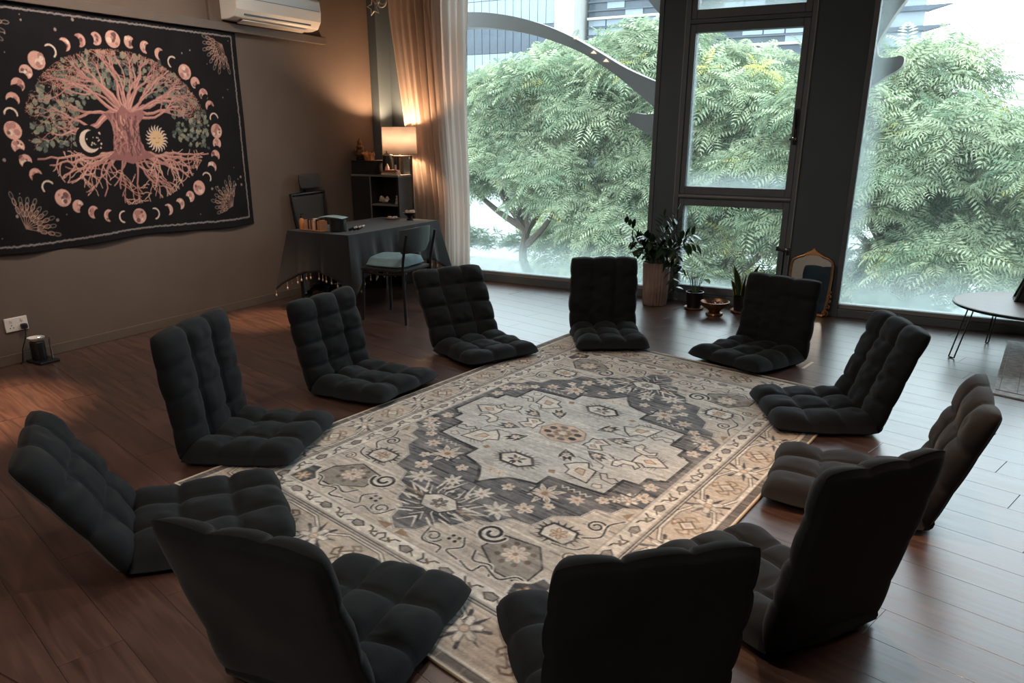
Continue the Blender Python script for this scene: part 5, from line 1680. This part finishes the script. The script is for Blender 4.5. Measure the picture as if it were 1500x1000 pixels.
# trees: trunk, limbs and feathery compound foliage
def frond(n=7):
    V, F = [], []
    for i in range(n):
        t = .12 + .88 * i / (n - 1)
        L = .34 * math.sin(math.pi * (.18 + .74 * t)) + .05
        zc = .10 * t - .38 * t * t
        for s in (1, -1):
            b = Vector((t, 0, zc)); tip = Vector((t + L * .45, s * L * .9, zc - .10 - .12 * L))
            md = (b + tip) / 2 + Vector((0, 0, .03))
            w = Vector((.042, -s * .01, 0))
            k = len(V)
            V += [b, md + w, tip, md - w]
            F.append((k, k + 1, k + 2, k + 3) if s > 0 else (k, k + 3, k + 2, k + 1))
    return np.array([v[:] for v in V]), np.array(F)
FV, FF = frond()
def spray(r):
    Vs, Qs = [], []
    n = int(r.integers(7, 10))
    for k in range(n):
        a = 2 * math.pi * k / n + r.uniform(-.25, .25)
        el = r.uniform(-.30, .35) if k % 3 else r.uniform(.3, .9)
        s = r.uniform(.75, 1.1)
        c, sn = math.cos(el), math.sin(el)
        R1 = np.array([[c, 0, -sn], [0, 1, 0], [sn, 0, c]])
        R2 = np.array([[math.cos(a), -math.sin(a), 0], [math.sin(a), math.cos(a), 0], [0, 0, 1]])
        Vs.append(s * FV @ R1.T @ R2.T); Qs.append(FF + len(FV) * k)
    return np.concatenate(Vs), np.concatenate(Qs)
rs_ = np.random.default_rng(31)
SPR = [spray(rs_) for _ in range(5)]
G1, G2, G3 = np.array(srgb(206, 214, 182)), np.array(srgb(128, 150, 124)), np.array(srgb(206, 204, 130))
def tree(bx, by, blobs, count, lab, seed, size=0.46, trunk=0.16, cat='tree'):
    r = np.random.default_rng(seed)
    root = empty('street_tree', (bx, by, -4.5), 0, lab, cat, 'trees outside the windows')
    off = np.array([bx, by, -4.5])
    top = max(blobs, key=lambda b: b[2])
    MB().tube(bez([(0, 0, 0), (.1, .05, 1.6), (-.05, 0, 3.0), (top[0] - bx, top[1] - by, top[2] + 4.0)], 6), [trunk * (1 - .035 * k) for k in range(19)], 9).build('trunk', M['bark'], root, True)
    for (x, y, z, rx, ry, rz) in blobs:
        b0 = Vector((0, 0, min(3.2, max(1.5, z + 3.0)))); e = Vector((x - bx, y - by, z + 4.5))
        MB().tube(bez([b0, b0 * .5 + e * .5 + Vector((0, 0, -.15)), e, e + Vector((r.uniform(-.4, .4), r.uniform(-.3, .1), rz * .5))], 5), [trunk * .55 * (1 - .055 * k) for k in range(16)], 6).build('limb', M['bark'], root, True)
    vol = np.array([b[3] * b[5] + b[3] * b[4] for b in blobs]); vol /= vol.sum()
    VV, QQ, CC = [], [], []
    base = 0
    for i in range(count):
        x, y, z, rx, ry, rz = blobs[r.choice(len(blobs), p=vol)]
        d = r.standard_normal(3); d /= np.linalg.norm(d)
        if d[2] < -.25: d[2] = -d[2] * .5
        if d[1] > .35: d[1] = -d[1]
        rad = r.uniform(.78, 1.03)
        p = np.array([x, y, z]) + d * np.array([rx, ry, rz]) * rad
        sv, sq = SPR[r.integers(5)]
        s = size * r.uniform(.7, 1.2)
        a = r.uniform(0, 6.28)
        R2 = np.array([[math.cos(a), -math.sin(a), 0], [math.sin(a), math.cos(a), 0], [0, 0, 1]])
        up = np.array([d[0] * .55, d[1] * .55, .75 + .25 * d[2]]); up /= np.linalg.norm(up)
        xx = np.cross([0, 1, 0.01], up); xx /= np.linalg.norm(xx); yy = np.cross(up, xx)
        v = (sv * s) @ R2.T @ np.stack([xx, yy, up]) + p - off
        VV.append(v); QQ.append(sq + base); base += len(v)
        g = r.uniform(0, 1)
        c = G2 * (1 - g) + G1 * g
        if r.random() < .025: c = G3
        c = c * r.uniform(.7, 1.2)
        CC.append(np.repeat(c[None], len(v), 0) * r.uniform(.92, 1.08, (len(v), 1)))
    f = link('foliage', np_mesh('foliage', np.concatenate(VV), np.concatenate(QQ), M['canopy'], False, 'tint', np.concatenate(CC)), root)
    f['kind'] = 'stuff'
def blobset(x0, x1, y0, y1, z0, z1, n, seed, rr=(.8, 1.3)):
    r = np.random.default_rng(seed)
    out = []
    for k in range(n):
        s = r.uniform(*rr)
        out.append((r.uniform(x0, x1), r.uniform(y0, y1), z0 + (z1 - z0) * ((k + r.uniform(.2, .8)) / n), s, s * .85, s * .55))
    return out
K_ = 1.5   # how far beyond the street edge the row of trees stands
def row(bx, by, bl, n, lab, seed, size=.46, trunk=.16):
    bl = [(x * K_, y * K_, 1.6 + (z - 1.6) * K_, rx * K_, ry * K_, rz * K_) for x, y, z, rx, ry, rz in bl]
    tree(bx * K_, by * K_, bl, n, lab, seed, size * K_ * .76, trunk * 1.3)
row(-7.6, 14.6, blobset(-9.6, -6.4, 13.8, 15.6, .25, 2.75, 15, 1), 1250, 'feathery green tree outside the left window, nearest the curtain', 41)
row(-5.4, 14.2, blobset(-7.0, -4.4, 13.4, 15.2, -1.4, 2.95, 15, 2), 1250, 'feathery green tree outside the left window, under the arching fin', 42)
row(-3.2, 14.0, blobset(-4.8, -2.2, 13.2, 15.0, -1.4, 2.6, 14, 3), 1100, 'feathery green tree seen through the middle casement window', 43)
row(-0.6, 13.6, blobset(-2.2, 0.5, 12.8, 14.4, -1.5, 2.45, 14, 4), 1150, 'feathery green tree outside the right window, beside the horned fin', 44)
row(1.9, 13.4, blobset(0.4, 3.6, 12.6, 14.6, -1.5, 2.3, 14, 5), 1000, 'feathery green tree at the far right of the right window, behind the round table', 45)
row(-3.8, 17.5, blobset(-8.0, -0.5, 16.5, 18.6, -2.2, 2.5, 17, 6, (1.1, 1.6)), 800, 'tall feathery tree set back behind the others, topping the middle window', 46, .6)
row(2.4, 17.5, blobset(-1.0, 6.5, 16.5, 18.6, -2.2, 1.9, 14, 7, (1.1, 1.6)), 600, 'tall feathery tree set back behind the others, under the white sky at right', 47, .6)
# clipped hedge and thin young tree by the street
def hedge(name, x0, x1, y0, y1, z0, z1, n, lab, seed):
    r = np.random.default_rng(seed)
    VV, QQ, CC = [], [], []
    base = 0
    for i in range(n):
        p = np.array([r.uniform(x0, x1), r.uniform(y0, y1), r.uniform(z0, z1)])
        sv, sq = SPR[r.integers(5)]
        VV.append(sv * .35 + p); QQ.append(sq + base); base += len(sv)
        CC.append(np.repeat((G2 * r.uniform(.5, .9))[None], len(sv), 0))
    o = link(name, np_mesh(name, np.concatenate(VV), np.concatenate(QQ), M['canopy'], False, 'tint', np.concatenate(CC)))
    tag(o, lab, 'hedge')
MB_ = MB().box(-26, -12, 28.4, 29.2, -4.5, -3.5)
pl_ = tag(MB_.build('planter_wall', M['concrete']), 'pale low planter wall along the street below the left window', 'wall')
hedge('hedge', -25.5, -13, 28.45, 29.15, -3.1, -2.3, 260, 'dark clipped hedge on the pale planter wall below the left window', 61)
yt = empty('young_tree', (-17.8, 27.4, -4.5), 0, 'thin-stemmed young tree by the street at the lower left of the left window', 'tree')
MB().tube(bez([(0, 0, 0), (.05, 0, 2.0), (.0, 0, 4.4)], 6), .035, 7).build('trunk', M['bark'], yt, True)
VV, QQ, CC, base = [], [], [], 0
r = np.random.default_rng(77)
for i in range(16):
    p = np.array([r.uniform(-.7, .6), r.uniform(-.4, .4), r.uniform(3.7, 4.9)])
    sv, sq = SPR[i % 5]
    VV.append(sv * .42 + p); QQ.append(sq + base); base += len(sv)
    CC.append(np.repeat((G2 * r.uniform(.7, 1.1))[None], len(sv), 0))
f = link('foliage', np_mesh('foliage', np.concatenate(VV), np.concatenate(QQ), M['canopy'], False, 'tint', np.concatenate(CC)), yt)
f['kind'] = 'stuff'

# office towers beyond the trees
def tower(x0, x1, y, z1, pw, ph, nm, lab, dark_every=0, depth=14):
    t = empty(nm, ((x0 + x1) / 2, y, -4.5), 0, lab, 'building')
    hw = (x1 - x0) / 2
    MB().box(-hw, hw, .12, depth, 0, z1 + 4.5).build('core', M['tower'], t)
    n, m = round((x1 - x0) / pw), int((z1 + .5) / ph)
    pm = [MB().box(.03, pw - .03, 0, .12, .03, ph - .03).mesh('pane', M[k]) for k in ('towerglass', 'towerdark')]
    for j in range(m):
        for i in range(n):
            z = z1 + 4.5 - (j + 1) * ph
            link('pane', pm[1 if dark_every and j % dark_every == dark_every - 1 else 0], t, (-hw + i * pw, 0, z))
    return t
tower(-58, -38.6, 80, 17.5, .97, 2.6, 'glass_tower', 'blue-grey glass office tower above the trees at the top left of the left window', 3)
o = MB().box(-38.4, -36.2, 79.6, 92, -4.5, 20).build('stone_tower', M['concrete'])
tag(o, 'pale blank stone tower between the glass tower and the louvred office block', 'building')
for k in range(24):
    MB().box(-38.4, -36.2, 79.56, 79.6, 19.4 - k * 1.0, 20.34 - k * 1.0).build('stone_course', M['concrete'], o)
lb = empty('louvred_block', (-22, 82, -4.5), 0, 'long office block with dark strip windows and white louvres behind the left and middle windows', 'building')
MB().box(-13.7, 13.7, .3, 14, 0, 24).build('core', M['towerdark'], lb)
lm = MB().box(-13.7, 13.7, -.25, .3, 0, .22).mesh('louvre', M['concrete'])
lm2 = MB().box(-13.7, 13.7, 0, .3, 0, .12).mesh('louvre', M['tower'])
for k in range(22):
    link('louvre', lm if k % 4 == 0 else lm2, lb, (0, 0, 23.5 - k * .8))
pm = MB().box(.04, 1.9, .16, .3, 0, .6).mesh('pane', M['towerglass'])
r = np.random.default_rng(5)
for j in range(14):
    for i in range(13):
        if r.random() < .5: link('pane', pm, lb, (-13.7 + 2 * i - .1 * (i == 13), 0, 22.9 - j * .8))
# slim tower with jutting fins at the right
ft = empty('finned_tower', (-4.6, 80, -4.5), 0, 'pale slim tower with pointed sunshade fins above the trees at right', 'building')
MB().box(-3.5, .55, 0, 10, 0, 22).build('core', M['towerglass'], ft)
for k in range(9):
    MB().add([(-3.6, -.5, 0), (.7, -.5, 0), (2.6, -.3, .35), (.7, 1, .0), (-3.6, -.5, .35), (.7, -.5, .35), (2.7, -.3, .42), (.7, 1, .35)], [(0, 1, 5, 4), (1, 2, 6, 5), (2, 3, 7, 6), (0, 3, 2, 1), (4, 5, 6, 7), (0, 4, 7, 3)]).build('sunshade_fin', M['towerdark'], ft, loc=(0, 0, 18.9 - k * 1.55))
o = MB().box(5.8, 9, 90, 96, -4.5, 9.2).build('pink_block', M['pinkwall'])
tag(o, 'pinkish building edge at the far right above the trees', 'building')
MB().box(5.7, 9.1, 89.9, 96, 8.6, 8.8).build('cornice', M['concrete'], o)
